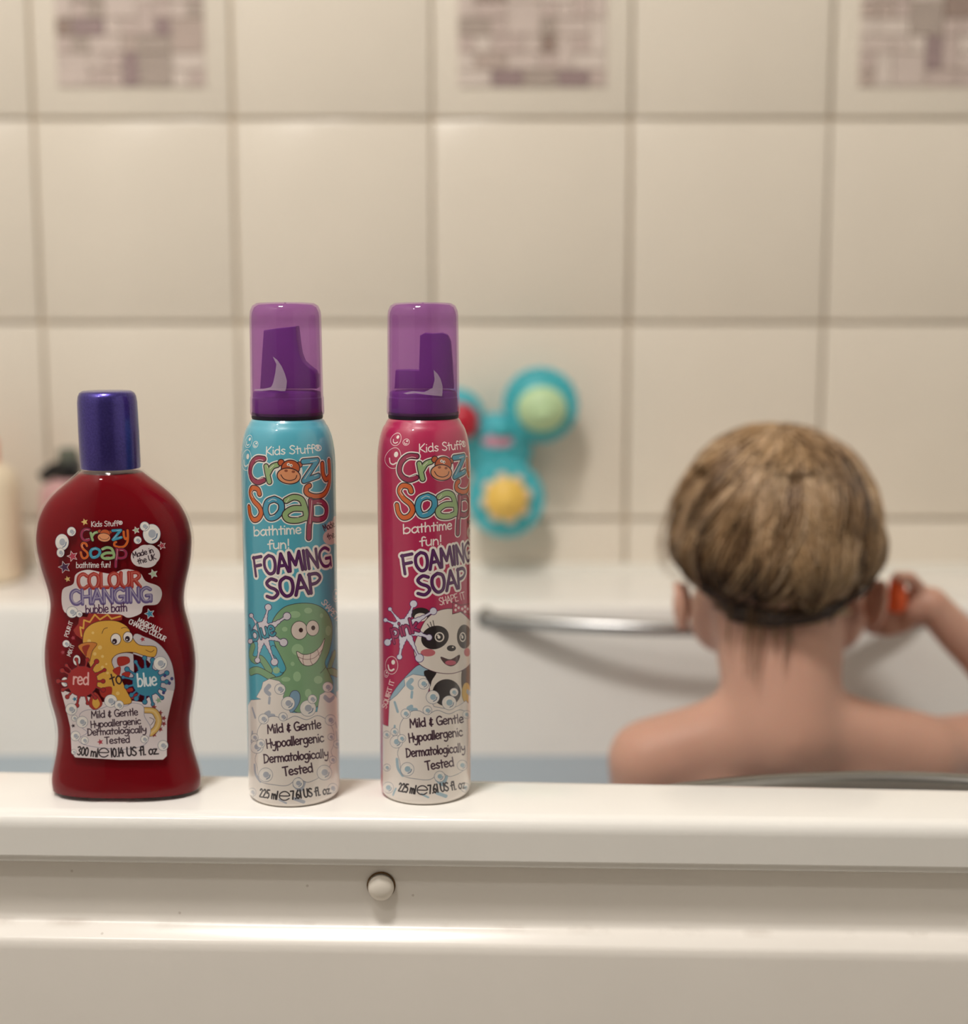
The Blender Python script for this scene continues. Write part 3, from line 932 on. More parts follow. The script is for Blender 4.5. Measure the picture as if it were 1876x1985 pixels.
    line_('Dermatologically', (284, 1520), (866 if e == 800 else 815, 1468), 16.5, 2.8)
    line_('Tested', (458, 1636), (728 if e == 800 else 715, 1597), 17, 2.9)
    T2 = (lambda x, y: q(x, y)) if design == 'octopus' else (lambda x, y: q(x * .945 + 12, y - 52))
    ink2 = (30, 20, 28)
    c.text('225 ml', T2(238, 1822), T2(402, 1848), 16, (3.0, ink2))
    est_mark(c, *T2(468, 1815), 20, 17)
    c.text('7.61 US fl. oz.', T2(530, 1846), T2(893, 1792), 16, (3.0, ink2))
    return c.image(name)

def bottle_print(name, W, H, s, mp):
    c = Canvas(W, H, s, (120, 30, 36, 0))
    c.mp = mp
    A, B = sub(60, 740, 4.964), sub(60, 1090, 4.05)
    a = lambda x, y: A([(x, y)])[0]
    b = lambda x, y: B([(x, y)])[0]
    pale = (218, 206, 206)
    # white cloud-edged ground of the lower half
    lower = [(232, 1000), (240, 1030), (268, 1130), (308, 1300), (318, 1490), (345, 1532), (700, 1552), (1035, 1550), (1064, 1522), (1066, 1250), (1100, 1100), (1120, 1012), (1000, 990), (880, 1100), (720, 1080), (560, 1100), (400, 1040), (290, 1020)]
    c.poly(B([(800, 585), (900, 590), (1000, 640), (1080, 740), (1118, 860), (1118, 1015), (1000, 1005), (940, 800), (800, 720), (690, 720), (640, 760), (650, 860), (800, 900)]), (190, 182, 186), (120, 110, 120), .7)
    c.poly(B(lower), pale, None, 1, False)
    # mane and head of the sea creature
    c.poly(B([(330, 535), (372, 482), (378, 425), (440, 432), (468, 362), (540, 402), (600, 342), (640, 392), (720, 405), (712, 455), (580, 470), (440, 540), (405, 610), (352, 572)]), (150, 38, 32), None, 1, False)
    c.stroke(B([(395, 580), (385, 510), (410, 520), (415, 455), (460, 470), (500, 412), (540, 450), (600, 412), (630, 445), (700, 425)]), 3.2, (212, 160, 70), False)
    yel = (208, 158, 66)
    c.poly(B([(405, 610), (425, 530), (490, 478), (580, 458), (680, 465), (760, 512), (795, 590), (850, 650), (978, 665), (972, 740), (900, 738), (800, 708), (690, 718), (635, 765), (650, 830), (700, 900), (745, 1000), (790, 1095), (730, 1118), (640, 1105), (540, 1010), (490, 900), (450, 780), (415, 700)]), yel, (74, 30, 28), 1.1)
    for x, y, r in ((455, 620, 14), (485, 555, 10), (540, 670, 16), (500, 720, 13), (560, 740, 11), (515, 790, 16), (560, 825, 12), (680, 1030, 14), (590, 800, 8), (600, 870, 10)):
        c.ell(*b(x, y), r / 4.05, r / 4.05, (222, 186, 112))
    c.poly(B([(368, 660), (440, 630), (516, 640), (480, 700), (455, 790), (425, 740)]), (196, 120, 54), (74, 30, 28), 1.0)
    c.poly(B([(400, 668), (460, 650), (440, 700), (430, 740)]), (150, 48, 32))
    for P in ([(680, 750), (760, 745), (770, 790), (690, 815)], [(640, 850), (700, 820), (690, 890)], [(710, 880), (780, 850), (760, 910)], [(750, 1000), (790, 985), (800, 1010), (760, 1020)], [(790, 1045), (850, 1030), (845, 1065), (790, 1075)], [(450, 1110), (500, 1020), (560, 1110), (500, 1160)], [(540, 1000), (630, 980), (620, 1060), (560, 1060)]):
        c.poly(B(P), (160, 44, 34), (110, 30, 28), .6)
    c.poly(B([(480, 1110), (500, 1050), (540, 1110), (510, 1150)]), yel)
    c.stroke(B([(900, 690), (940, 705), (965, 690)]), 1.0, (74, 30, 28))
    for x, y, rx, ry, px, py in ((665, 605, 40, 45, 655, 622), (760, 588, 38, 42, 756, 602)):
        c.ell(*b(x, y), rx / 4.05, ry / 4.05, (224, 214, 208), DK, 1.1)
        c.ell(*b(px, py), 4.6, 5.2, DK); c.ell(*b(px - 4, py + 6), 1.3, 1.3, (224, 214, 208))
    c.stroke(B([(556, 560), (572, 525), (600, 515)]), 1.0, DK); c.stroke(B([(708, 520), (735, 512), (770, 522)]), 1.0, DK)
    # cloud with the product name
    c.poly(B([(245, 222), (330, 172), (352, 95), (440, 60), (560, 82), (640, 90), (740, 55), (850, 82), (900, 150), (1000, 190), (1026, 255), (988, 330), (885, 342), (860, 402), (765, 436), (700, 410), (560, 405), (400, 395), (262, 392)]), pale)
    for st, p, q_, h, col, hi in (('COLOUR', (362, 208), (860, 192), 28, (166, 46, 42), (190, 96, 84)), ('CHANGING', (305, 332), (950, 308), 27, (104, 88, 138), (168, 158, 182))):
        c.text(st, b(*p), b(*q_), h, (7.2, col))
        P2 = [b(p[0] + 4, p[1] - 8), b(q_[0] + 2, q_[1] - 8)]
        c.text(st, P2[0], P2[1], h - 2, (2.2, hi))
    c.text('bubble bath', b(428, 404), b(758, 384), 16, (2.2, (70, 26, 72)))
    bubble(c, *b(322, 392), 11); bubble(c, *b(378, 408), 6)
    # upper half
    c.text('Kids Stuff\u00ae', a(578, 1396), a(880, 1386), 10, (1.5, pale))
    F = lambda L: [(154.7 + (x - 160) * .1088, 1024 + (y - 400) * .0883) for x, y in L]
    logo(c, F, .56, halo=False, detail=False)
    c.text('bathtime fun!', a(433, 1792), a(768, 1786), 11, (1.5, pale))
    for x, y, rx, ry in ((1050, 1690, 18, 18), (1095, 1670, 18, 20), (1140, 1640, 15, 14), (1170, 1670, 14, 16), (1110, 1725, 20, 13)):
        c.ell(*a(x, y), rx, ry, pale)
    c.text('Made in', a(983, 1697), a(1182, 1642), 10.5, (1.7, DK))
    c.text('the UK', a(1030, 1757), a(1205, 1707), 10.5, (1.7, DK))
    for x, y, r, col, ln in ((515, 1350, 7, (214, 180, 112), None), (1010, 1430, 7, (170, 186, 150), pale), (1258, 1578, 8, (176, 56, 70), pale), (398, 1680, 10.5, (176, 56, 78), pale), (320, 1785, 12, (66, 24, 66), pale), (1175, 1850, 9, (176, 190, 160), pale), (350, 1900, 6, (214, 180, 112), None)):
        star(c, *a(x, y), r, col, ln)
    for x, y, rx, ry in ((388, 1442, 8.5, 9), (297, 1545, 13, 16), (283, 1645, 7.5, 9), (1025, 1525, 7.5, 7.5), (1160, 1465, 17, 19), (1092, 1392, 9, 9)):
        bubble(c, *a(x, y), rx, ry)
    star(c, *b(930, 405), 10, (58, 130, 158), pale)
    c.text('MAGICALLY', b(832, 470), b(1012, 556), 9, (1.6, pale))
    c.text('CHANGES COLOUR', b(762, 478), b(1048, 622), 9, (1.6, pale))
    c.text('POUR IT', b(288, 590), b(328, 470), 7.5, (1.3, pale))
    c.text('MIX IT', b(308, 742), b(340, 650), 7.5, (1.3, pale))
    star(c, *b(330, 595), 5, (160, 56, 70), None); star(c, *b(250, 708), 5, (160, 56, 70), None); star(c, *b(875, 605), 5, (160, 50, 62), None)
    bubble(c, *b(275, 640), 7); bubble(c, *b(358, 770), 7, 10); bubble(c, *b(265, 940), 7, 9)
    # the two splashes
    def ring_arms(x, y, r0, r1, n, seed, sx=1.0):
        rr = random.Random(seed)
        return [(x + sx * math.cos(i * 2 * math.pi / n) * rr.uniform(r0, r1), y + math.sin(i * 2 * math.pi / n) * rr.uniform(r0, r1), rr.uniform(2.2, 3.6), rr.uniform(2.6, 4.2)) for i in range(n)]
    x, y = b(400, 935)
    splash(c, x, y, 29, 29, ring_arms(x, y, 38, 50, 14, 3), (160, 34, 36), (70, 22, 40), 1.0)
    c.text('red', b(326, 958), b(455, 962), 23, (3.2, (226, 176, 172)))
    x, y = b(908, 940)
    splash(c, x, y, 27, 27, ring_arms(x, y, 36, 48, 15, 8), (58, 130, 154), (44, 34, 92), 1.2)
    for dx, dy in ((1105, 915), (1085, 950), (1050, 890), (1040, 1025)):
        c.ell(*b(dx, dy), 2.6, 3, (58, 60, 120), (44, 34, 92), .8)
    c.text('blue', b(836, 978), b(992, 964), 25, (3.2, (222, 226, 228)))
    c.text('to', b(632, 972), b(722, 948), 25, (2.8, DK))
    # tail, bubbles and the notices
    for i in range(6):
        t = i / 5
        x, y = b(930 + 115 * math.sin(math.pi * (.1 + .8 * t)), 1140 + 215 * t)
        star(c, x, y, 5.5, (140, 44, 48), None, rot=t)
    P = B([(895, 1162), (965, 1172), (1000, 1235), (985, 1300), (940, 1345)])
    c.stroke(P, 13, (74, 40, 30)); c.stroke(P, 11, (214, 172, 92)); c.stroke(P, 4, (222, 192, 130))
    c.stroke(B([(930, 1220), (965, 1240), (940, 1280)]), 5, pale); c.stroke(B([(930, 1220), (965, 1240), (940, 1280)]), 1, DK)
    cl = [(380, 1240), (385, 1190), (440, 1160), (520, 1158), (640, 1120), (740, 1130), (800, 1105), (880, 1130), (890, 1210), (935, 1290), (930, 1360), (880, 1440), (700, 1470), (440, 1440), (370, 1390), (440, 1340), (400, 1300)]
    c.poly(B(cl), pale, (108, 110, 140), .8)
    for x, y, r in ((315, 1155, 45), (340, 1225, 24), (400, 1255, 45), (348, 1365, 38), (420, 1400, 30), (625, 1090, 50), (690, 1122, 36), (890, 1390, 30), (1035, 1440, 40), (1015, 795, 54), (335, 1490, 20)):
        bubble(c, *b(x, y), r / 4.05)
    star(c, *b(342, 1075), 5, (58, 120, 150), None); star(c, *b(1000, 1085), 6.5, (140, 168, 140), None); star(c, *b(330, 1285), 4, DK, None); star(c, *b(543, 1412), 6, (170, 50, 66), None)
    for st, p, q_, h in (('Mild & Gentle', (472, 1226), (842, 1200), 13.5), ('Hypoallergenic', (468, 1302), (864, 1270), 13), ('Dermatologically', (443, 1362), (908, 1336), 13), ('Tested', (578, 1427), (778, 1416), 13)):
        c.text(st, b(*p), b(*q_), h, (2.2, (52, 24, 44)))
    ink2 = (30, 18, 26)
    c.text('300 ml', b(360, 1512), b(524, 1530), 16, (2.8, ink2))
    est_mark(c, *b(570, 1496), 19, 17)
    c.text('10.14 US fl. oz.', b(626, 1530), b(1004, 1506), 16.5, (2.8, ink2))
    return c.image(name)

def print_mat(name, im, rough=0.22, coat=0.5, use_alpha=False, crough=0.06, grain=True):
    m = bpy.data.materials.new(name)
    m.use_nodes = True
    nt = m.node_tree
    bsdf = nt.nodes['Principled BSDF']
    tx = nt.nodes.new('ShaderNodeTexImage')
    tx.image = im
    tx.extension = 'EXTEND'
    uv = nt.nodes.new('ShaderNodeUVMap')
    uv.uv_map = 'UVMap'
    nt.links.new(uv.outputs[0], tx.inputs[0])
    nt.links.new(tx.outputs['Color'], bsdf.inputs['Base Color'])
    bsdf.inputs['Roughness'].default_value = rough
    bsdf.inputs['Coat Weight'].default_value = coat
    bsdf.inputs['Coat Roughness'].default_value = crough
    if use_alpha:
        nt.links.new(tx.outputs['Alpha'], bsdf.inputs['Alpha'])
    return m

# ------------------------------------------------------------------ the two foam cans
CAN_R = 0.025
def cyl_map(ax, ay, z0, R, W, H, height, dth=0.0, dz=0.0):
    def f(px, py):
        d = ray(px, py)
        ox, oy = CAM[0] - ax, CAM[1] - ay
        A = d[0] ** 2 + d[1] ** 2
        B = ox * d[0] + oy * d[1]
        Cc = ox * ox + oy * oy - R * R
        disc = B * B - A * Cc
        t = (-B - math.sqrt(max(disc, 0.0))) / A
        x, y, z = ox + t * d[0], oy + t * d[1], CAM[2] + t * d[2]
        th = math.atan2(x, -y)
        return ((th + dth) / (2 * math.pi) + .5) * W, (1 - (z - z0 + dz) / height) * H
    return f

CAN_P = {'octopus': at_z(571, 1537, RIM), 'panda': at_z(825, 1533, RIM)}
CAN_H = 0.2085
prof = [(0.010, 0.0), (0.0215, 0.0), (0.0235, 0.0006), (0.0245, 0.0022), (0.0247, 0.004), (0.025, 0.006), (0.025, 0.06), (0.025, 0.12), (0.025, 0.181)]
for k in range(1, 15):
    a = k / 14 * math.radians(74)
    prof.append((0.0190 + 0.006 * math.cos(a) - .0002 * k / 14, 0.181 + 0.0222 * math.sin(a) / math.sin(math.radians(74))))
prof += [(0.0198, 0.2046), (0.0190, 0.2058), (0.0182, .2064), (0.0176, .2085)]
CW, CH, CS = 1560, 2080, 2.76
UVW = CW
mp_oct = cyl_map(*CAN_P['octopus'][:2], RIM, CAN_R, CW, CH, CAN_H)
mp_pan = cyl_map(*CAN_P['panda'][:2], RIM, CAN_R, CW, CH, CAN_H)
mp_shift = cyl_map(*CAN_P['octopus'][:2], RIM, CAN_R, CW, CH, CAN_H, dth=0.285, dz=0.0012)
IM_OCT = can_print('print_octopus', (80, 166, 186), mp_oct, mp_oct, CW, CH, CS, 'octopus')
IM_PAN = can_print('print_panda', (174, 34, 80), mp_shift, mp_pan, CW, CH, CS, 'panda')
M_CAN = {'octopus': print_mat('printed_can_teal', IM_OCT, 0.32, 1.0, crough=0.03), 'panda': print_mat('printed_can_magenta', IM_PAN, 0.32, 1.0, crough=0.03)}
M_VIOLET = clear_mat('clear_violet_plastic', (0.91, 0.77, 0.95, 1), ior=1.4, rough=0.05, haze=0.17, haze_col=lin((160, 88, 164)))
M_PURPLE = mat('purple_plastic', (112, 60, 136), 0.35, 0.4, var=0.04)
M_TAPE = clear_mat('clear_film', (0.93, 0.90, 0.93, 1), ior=1.5, rough=0.12, haze=0.30, haze_col=lin((226, 206, 226)))
M_DARKSEAM = mat('dark_seam', (34, 24, 40), 0.5, 0.3)
M_STEEL = mat('can_base_steel', (170, 168, 165), 0.3, 0.5, metal=1.0)

def film(px_poly, ax, ay, R, parent, name):
    """a scrap of clear film curved onto a cylinder"""
    P = crom(px_poly, True, 3) if len(px_poly) > 30 else np.array(px_poly, float)
    bm = bmesh.new()
    vs = []
    m = cyl_map(ax, ay, 0.0, R, 1.0, 1.0, 1.0)
    flat = []
    for x, y in P:
        u, v = m(x, y)
        flat.append(((u - .5) * 2 * math.pi * R, 1 - v))
    vs = [bm.verts.new((p[0], p[1], 0)) for p in flat]
    f = bm.faces.new(vs)
    bmesh.ops.triangulate(bm, faces=[f])
    bmesh.ops.subdivide_edges(bm, edges=bm.edges, cuts=3, use_grid_fill=True)
    g = bmesh.ops.extrude_face_region(bm, geom=list(bm.faces))
    for v in [e for e in g['geom'] if isinstance(e, bmesh.types.BMVert)]:
        v.co.z = 0.00012
    for v in bm.verts:
        th, z, r = v.co.x / R, v.co.y, R + 0.00025 + v.co.z
        v.co = Vector((r * math.sin(th), -r * math.cos(th), z - RIM))
    return obj(name, bm, M_TAPE, parent)

def make_can(design, loc, label, act_prof, tape):
    root = empty('foam_can', loc)
    tag(root, label, 'can', 'foaming soap cans on the bath rim')
    obj('can_body', lathe(prof, 128, uv_h=CAN_H), M_CAN[design], root, sharp=50)
    obj('seam_ring', lathe([(0.0170, .2060), (0.0186, .2064), (0.0188, .2074), (0.0186, .2096), (0.0165, .2098)], 64), M_DARKSEAM, root)
    CB, CT = 0.2080, 0.2672
    outer_ = [(0.0186, CB), (0.0192, CB + .0004), (0.0195, CB + .0014), (0.0194, CB + .009), (0.0191, CB + .0105), (0.0187, CT - .007), (0.0184, CT - .0045), (0.0172, CT - .0018), (0.0150, CT - .0004), (0.008, CT), (0.0005, CT + .0001)]
    inner_ = [(max(r - .0011, .0005), z if z < CB + .001 else z - .0009) for r, z in outer_]
    obj('clear_cap', lathe(outer_ + inner_[::-1], 72, cap_ends=False), M_VIOLET, root)['label'] = 'see-through violet cap'
    # spout under the cap: collar and upright actuator
    sp = obj('spout', lathe([(0.0165, .2095), (0.0179, .2095), (0.0181, .2105), (0.0181, .2172), (0.0178, .2196), (0.0172, .2205), (0.0140, .2212), (.0005, .2214)], 56), M_PURPLE, root)
    bm = bmesh.new()
    ax, ay = loc[0], loc[1]
    pp = []
    for x, y in act_prof:
        p = at_y(x, y, ay)
        pp.append((p[0] - ax, p[2] - RIM))
    hw = 0.0078
    fr = [bm.verts.new((x, -hw, z)) for x, z in pp]
    bk = [bm.verts.new((x, hw, z)) for x, z in pp]
    bm.faces.new(fr); bm.faces.new(bk[::-1])
    for i in range(len(pp)):
        j = (i + 1) % len(pp)
        bm.faces.new((fr[i], fr[j], bk[j], bk[i]))
    bmesh.ops.recalc_face_normals(bm, faces=bm.faces)
    es = [e for e in bm.edges if abs(e.verts[0].co.y - e.verts[1].co.y) < 1e-6]
    bmesh.ops.bevel(bm, geom=es, offset=0.0009, segments=2, profile=.5, affect='EDGES')
    obj('nozzle', bm, M_PURPLE, sp)
    film(tape, loc[0], loc[1], 0.0194, root, 'seal_film')
    return root

make_can('octopus', tuple(CAN_P['octopus']), 'teal foaming soap can with a green octopus picture and violet cap',
         [(515, 640), (540, 636), (560, 634), (577, 632), (580, 660), (584, 685), (590, 700), (602, 711), (612, 718), (616, 728), (616, 752), (508, 752), (511, 700), (513, 668)],
         [(529, 691), (538, 698), (546, 710), (552, 724), (556, 738), (555, 750), (553, 758), (544, 758), (538, 757), (525, 756), (508, 758), (494, 757), (494, 754), (512, 754), (526, 750), (530, 742), (534, 722), (536, 706)])
make_can('panda', tuple(CAN_P['panda']), 'magenta foaming soap can with a panda picture and violet cap',
         [(768, 717), (790, 716), (813, 717), (814, 690), (815, 650), (824, 645), (840, 646), (858, 645), (868, 649), (874, 662), (877, 700), (880, 745), (880, 752), (766, 752), (767, 735)],
         [(840, 717), (847, 724), (853, 734), (857, 748), (857, 758), (856, 768), (845, 767), (825, 765), (806, 762), (790, 764), (782, 762), (800, 758), (822, 760), (838, 752), (842, 736)])

# ------------------------------------------------------------------ the red bubble bath bottle
BT_Y = 0.756
bt_c = at_z(246.5, 1520, RIM)
BT = np.array((at_y(246.5, 1530, BT_Y)[0], BT_Y, RIM))
rows = [(1560, 128), (1545, 137), (1530, 144.5), (1512, 147.5), (1497, 146), (1470, 138.5), (1440, 131.7), (1416, 129.5), (1390, 131), (1352, 140.7), (1310, 147), (1280, 149), (1250, 147), (1210, 139),
        (1189, 133.5), (1165, 131), (1139, 135), (1096, 147), (1068, 152), (1040, 153.7), (1007, 148), (980, 135.5), (960, 120), (941, 98.5), (927, 78), (917, 66), (911, 60)]
zrow = {}
BPROF = []                                  # (height, half width)
for y, hw in rows:
    p, q = at_y(938, y, BT_Y), at_y(938 + hw, y, BT_Y)
    BPROF.append((p[2] - RIM, q[0] - p[0]))
z_b = BPROF[0][0]
BPROF = [(max(0.0, z), w) for z, w in BPROF]
BPROF[0] = (0.0006, BPROF[0][1] * .95)
BPROF = sorted({round(z, 5): (z, w) for z, w in BPROF}.values())
zs_ = np.array([z for z, w in BPROF]); ws_ = np.array([w for z, w in BPROF])
SHEAR = -0.0145
def half_w(z):
    return float(np.interp(z, zs_, ws_))
Z_SH, Z_NECK = at_y(938, 1040, BT_Y)[2] - RIM, BPROF[-1][0]
DEPTH = 0.0215
def half_d(z):
    w = half_w(z)
    d = DEPTH * (0.55 + 0.45 * min(1.0, w / 0.040))
    if z > Z_SH:
        t = (z - Z_SH) / (Z_NECK - Z_SH)
        d = 0.0158 + (DEPTH - 0.0158) * math.sqrt(max(0.0, 1 - t ** 3))
    if z < 0.004:
        d *= 0.93 + .07 * z / .004
    return min(d, max(w, .0165))
def sup_n(z):
    if z > Z_SH:
        t = (z - Z_SH) / (Z_NECK - Z_SH)
        return 2.45 * (1 - t) + 2.0 * t
    return 2.45
def bottle_shell(grow, z0, z1, nz=90, n=96, close=True):
    zz = [z0 + (z1 - z0) * i / (nz - 1) for i in range(nz)]
    b_ = bmesh.new()
    rg = []
    # a few smoothing passes keep the wavy outline soft
    W = np.array([half_w(z) for z in zz]); D = np.array([half_d(z) for z in zz])
    for _ in range(3):
        W[1:-1] = (W[:-2] + 2 * W[1:-1] + W[2:]) / 4; D[1:-1] = (D[:-2] + 2 * D[1:-1] + D[2:]) / 4
    for i, z in enumerate(zz):
        w, d, e = W[i] + grow, D[i] + grow, 2.0 / sup_n(z)
        ring = []
        for k in range(n):
            a = 2 * math.pi * k / n
            s_, c_ = math.sin(a), math.cos(a)
            ring.append(b_.verts.new((SHEAR * z + w * math.copysign(abs(s_) ** e, s_), -d * math.copysign(abs(c_) ** e, c_), z)))
        rg.append(ring)
    for i in range(nz - 1):
        for k in range(n):
            j = (k + 1) % n
            b_.faces.new((rg[i][k], rg[i][j], rg[i + 1][j], rg[i + 1][k]))
    b_.faces.new(rg[0])
    if close:
        b_.faces.new(rg[-1])
    return b_

def bt_front(x, z, grow=0.0):
    w, d, n = half_w(z) + grow, half_d(z) + grow, sup_n(z)
    u = min(abs((x - SHEAR * z) / w), 0.999)
    return -d * (1 - u ** n) ** (1 / n)
LW0, LW1, LZ0, LZ1 = -0.037, 0.037, 0.018, 0.162
LIW, LIH = 1180, int(1180 * (LZ1 - LZ0) / (LW1 - LW0))
def bt_map(px, py):
    y = -0.018
    for _ in range(8):
        p = at_y(px, py, BT_Y + y)
        x, z = p[0] - BT[0], p[2] - RIM
        y = bt_front(x, z, .0006)
    return (x - LW0 - SHEAR * z) / (LW1 - LW0) * LIW, (1 - (z - LZ0) / (LZ1 - LZ0)) * LIH
IM_BOT = bottle_print('print_bottle', LIW, LIH, LIW / ((LW1 - LW0) / (at_y(1, 1300, BT_Y - .02)[0] - at_y(0, 1300, BT_Y - .02)[0])), bt_map)

M_RED = mat('red_liquid', (134, 8, 24), 0.3, 0.3, var=0.05, vscale=25)
bs = M_RED.node_tree.nodes['Principled BSDF']
bs.inputs['Transmission Weight'].default_value = 0.3
bs.inputs['IOR'].default_value = 1.2
M_SHELL = clear_mat('clear_bottle_plastic', (0.97, 0.95, 0.95, 1), ior=1.36, rough=0.04)
M_BLUECAP = mat('metallic_blue_violet_cap', (72, 60, 142), 0.30, 0.5, metal=0.8, coat=0.5, var=0.16, vscale=900, bump=.06, bscale=1800)
btl = empty('bubble_bath_bottle', tuple(BT))
tag(btl, 'wavy clear bottle of red bubble bath with a dark blue screw cap', 'bottle')
SHELLZ1 = Z_NECK
sh_o = bottle_shell(0.0, 0.0, SHELLZ1, close=False)
obj('bottle_shell', sh_o, M_SHELL, btl, sharp=60)
liq = obj('red_liquid', bottle_shell(-0.0014, 0.0022, Z_NECK - 0.0012), M_RED, btl, sharp=60)
# neck and cap, round
zc0, zc1 = at_y(938, 911, BT_Y)[2] - RIM, at_y(938, 757, BT_Y)[2] - RIM
rc = (at_y(938 + 57.5, 830, BT_Y) - at_y(938, 830, BT_Y))[0]
nx = SHEAR * zc0
obj('neck', lathe([(rc * 1.05, zc0 - .0035), (rc * 1.06, zc0 - .0012), (rc * 1.0, zc0 - .0005), (rc * .93, zc0 + .0005), (rc * .93, zc0 + .01)], 56, off=(nx, 0, 0)), M_SHELL, btl)
H = zc1 - zc0
cp = bmesh.new()
n = 120
R_ = [(rc * .985, zc0 + .0012), (rc * 1.0, zc0 + .0018), (rc * 1.0, zc0 + H * .5), (rc * .985, zc1 - .0062), (rc * .955, zc1 - .0030), (rc * .90, zc1 - .0012), (rc * .80, zc1 - .0002), (rc * .4, zc1), (.0004, zc1)]
rg = []
for r, z in R_:
    rg.append([cp.verts.new((SHEAR * z + r * math.sin(2 * math.pi * k / n), -r * math.cos(2 * math.pi * k / n), z)) for k in range(n)])
for i in range(len(rg) - 1):
    for k in range(n):
        cp.faces.new((rg[i][k], rg[i][(k + 1) % n], rg[i + 1][(k + 1) % n], rg[i + 1][k]))
cp.faces.new(rg[0])
obj('screw_cap', cp, M_BLUECAP, btl, sharp=50)
# the label, a thin printed film that follows the front of the bottle
lb = bmesh.new()
uvl = lb.loops.layers.uv.new('UVMap')
NX_, NZ_ = 48, 96
gv = {}
for i in range(NX_ + 1):
    for k in range(NZ_ + 1):
        z = LZ0 + (LZ1 - LZ0) * k / NZ_
        xr = LW0 + (LW1 - LW0) * i / NX_
        lim_ = half_w(z) * .985
        xx = max(-lim_, min(lim_, xr)) + SHEAR * z
        gv[i, k] = lb.verts.new((xx, bt_front(xx, z) - 0.00030, z))
for i in range(NX_):
    for k in range(NZ_):
        f = lb.faces.new((gv[i, k], gv[i + 1, k], gv[i + 1, k + 1], gv[i, k + 1]))
        for lp, (a, b_) in zip(f.loops, ((i, k), (i + 1, k), (i + 1, k + 1), (i, k + 1))):
            lp[uvl].uv = (a / NX_, b_ / NZ_)
obj('front_label', lb, print_mat('printed_label', IM_BOT, 0.3, 0.3, use_alpha=True), btl)

# ------------------------------------------------------------------ things on the far rim, at the left
M_BEIGE = mat('beige_plastic', (238, 222, 194), 0.3, 0.4, var=0.03)
M_ORANGE = mat('orange_plastic', (226, 112, 48), 0.35, 0.4, var=0.03)
M_BLACK = mat('black_plastic', (22, 20, 20), 0.35, 0.4, var=0.05)
M_GREYGREEN = mat('grey_green_plastic', (96, 100, 88), 0.35, 0.4, var=0.05)
M_PINK = mat('pink_plastic', (206, 160, 160), 0.3, 0.4, var=0.03)
FY = 1.375
p0 = at_y(-22, 1123, FY)
def hz(y):
    return at_y(0, y, FY)[2] - RIM
def pxw(w):
    return (at_y(w, 1000, FY) - at_y(0, 1000, FY))[0]
bb = empty('shampoo_bottle', (p0[0], FY, RIM))
tag(bb, 'beige bottle with an orange cap on the far bath rim', 'bottle')
R1, HB = pxw(66), hz(905)
obj('bottle_body', lathe([(R1 * .8, 0), (R1 * .95, .002), (R1, .008), (R1, HB * .5), (R1 * .98, HB - .02), (R1 * .9, HB - .006), (R1 * .7, HB), (R1 * .4, HB + .004)], 48), M_BEIGE, bb)
obj('cap', lathe([(R1 * .38, HB + .003), (R1 * .44, HB + .004), (R1 * .43, HB + .025), (R1 * .36, HB + .029), (.001, HB + .03)], 32), M_ORANGE, bb)
lab = bmesh.new()
nA = 14
for k, zz in enumerate((hz(1102), hz(1058))):
    for i in range(nA + 1):
        a = math.radians(-40 + 64 * i / nA)
        lab.verts.new(((R1 + .0004) * math.sin(a), -(R1 + .0004) * math.cos(a), zz))
lab.verts.ensure_lookup_table()
for i in range(nA):
    lab.faces.new((lab.verts[i], lab.verts[i + 1], lab.verts[nA + 2 + i], lab.verts[nA + 1 + i]))
obj('label_band', lab, M_GREYGREEN, bb)['label'] = 'dark grey-green label band'

p1 = at_y(142, 1121, FY)
pb_ = empty('pump_bottle', (p1[0], FY, RIM))
tag(pb_, 'pink pump bottle with a black pump behind the red bottle', 'bottle')
R2, HS = pxw(56), hz(935)
obj('bottle_body', lathe([(R2 * .85, 0), (R2, .004), (R2, HS - .012), (R2 * .92, HS - .004), (R2 * .6, HS + .002), (R2 * .4, HS + .004)], 48), M_PINK, pb_)
pm = obj('pump_collar', lathe([(R2 * .42, HS + .003), (R2 * .44, HS + .004), (R2 * .44, HS + .014), (R2 * .3, HS + .017), (.001, HS + .018)], 32), M_BLACK, pb_)
bm = bmesh.new()
zt = hz(908)
add_tube(bm, [(0, 0, HS + .012), (0, 0, zt)], 0.0045, 14)
add_tube(bm, [(R2 * .4, 0, zt + .001), (0, 0, zt + .001), (-R2 * .55, 0, zt - .002), (-R2 * .95, -.002, zt - .009)], [.009, .010, .0075, .0055], 14)
obj('pump_head', bm, M_BLACK, pb_)
obj('pump_button', lathe([(R2 * .30, zt + .006), (R2 * .36, zt + .009), (R2 * .36, zt + .017), (R2 * .28, zt + .020), (.001, zt + .0205)], 28), M_GREYGREEN, pb_)

# ------------------------------------------------------------------ toy stuck on the wall
M_TEAL = mat('teal_rubber', (72, 180, 192), 0.4, 0.4, var=0.04)
M_GREEN = mat('pale_green_rubber', (188, 216, 168), 0.4, 0.4, var=0.04)
M_YELLOW = mat('yellow_plastic', (236, 196, 96), 0.35, 0.4, var=0.03)
M_TOYRED = mat('red_plastic', (186, 28, 52), 0.3, 0.5, var=0.03)
M_TOYPINK = mat('pink_print', (212, 150, 170), 0.4, 0.4, var=0.03)
TY = WALL_Y - TH
TO = at_y(965, 868, TY - .02)
toy = empty('wall_toy', (TO[0], TY, TO[2]))
tag(toy, 'teal three-armed bath toy stuck on the wall tiles', 'toy')
def tp(px, py, out):
    p = at_y(px, py, TY - out)
    return Vector((p[0] - TO[0], -out, p[2] - TO[2]))
bm = bmesh.new()
k1 = 0.000527
cc = tp(962, 868, .020)
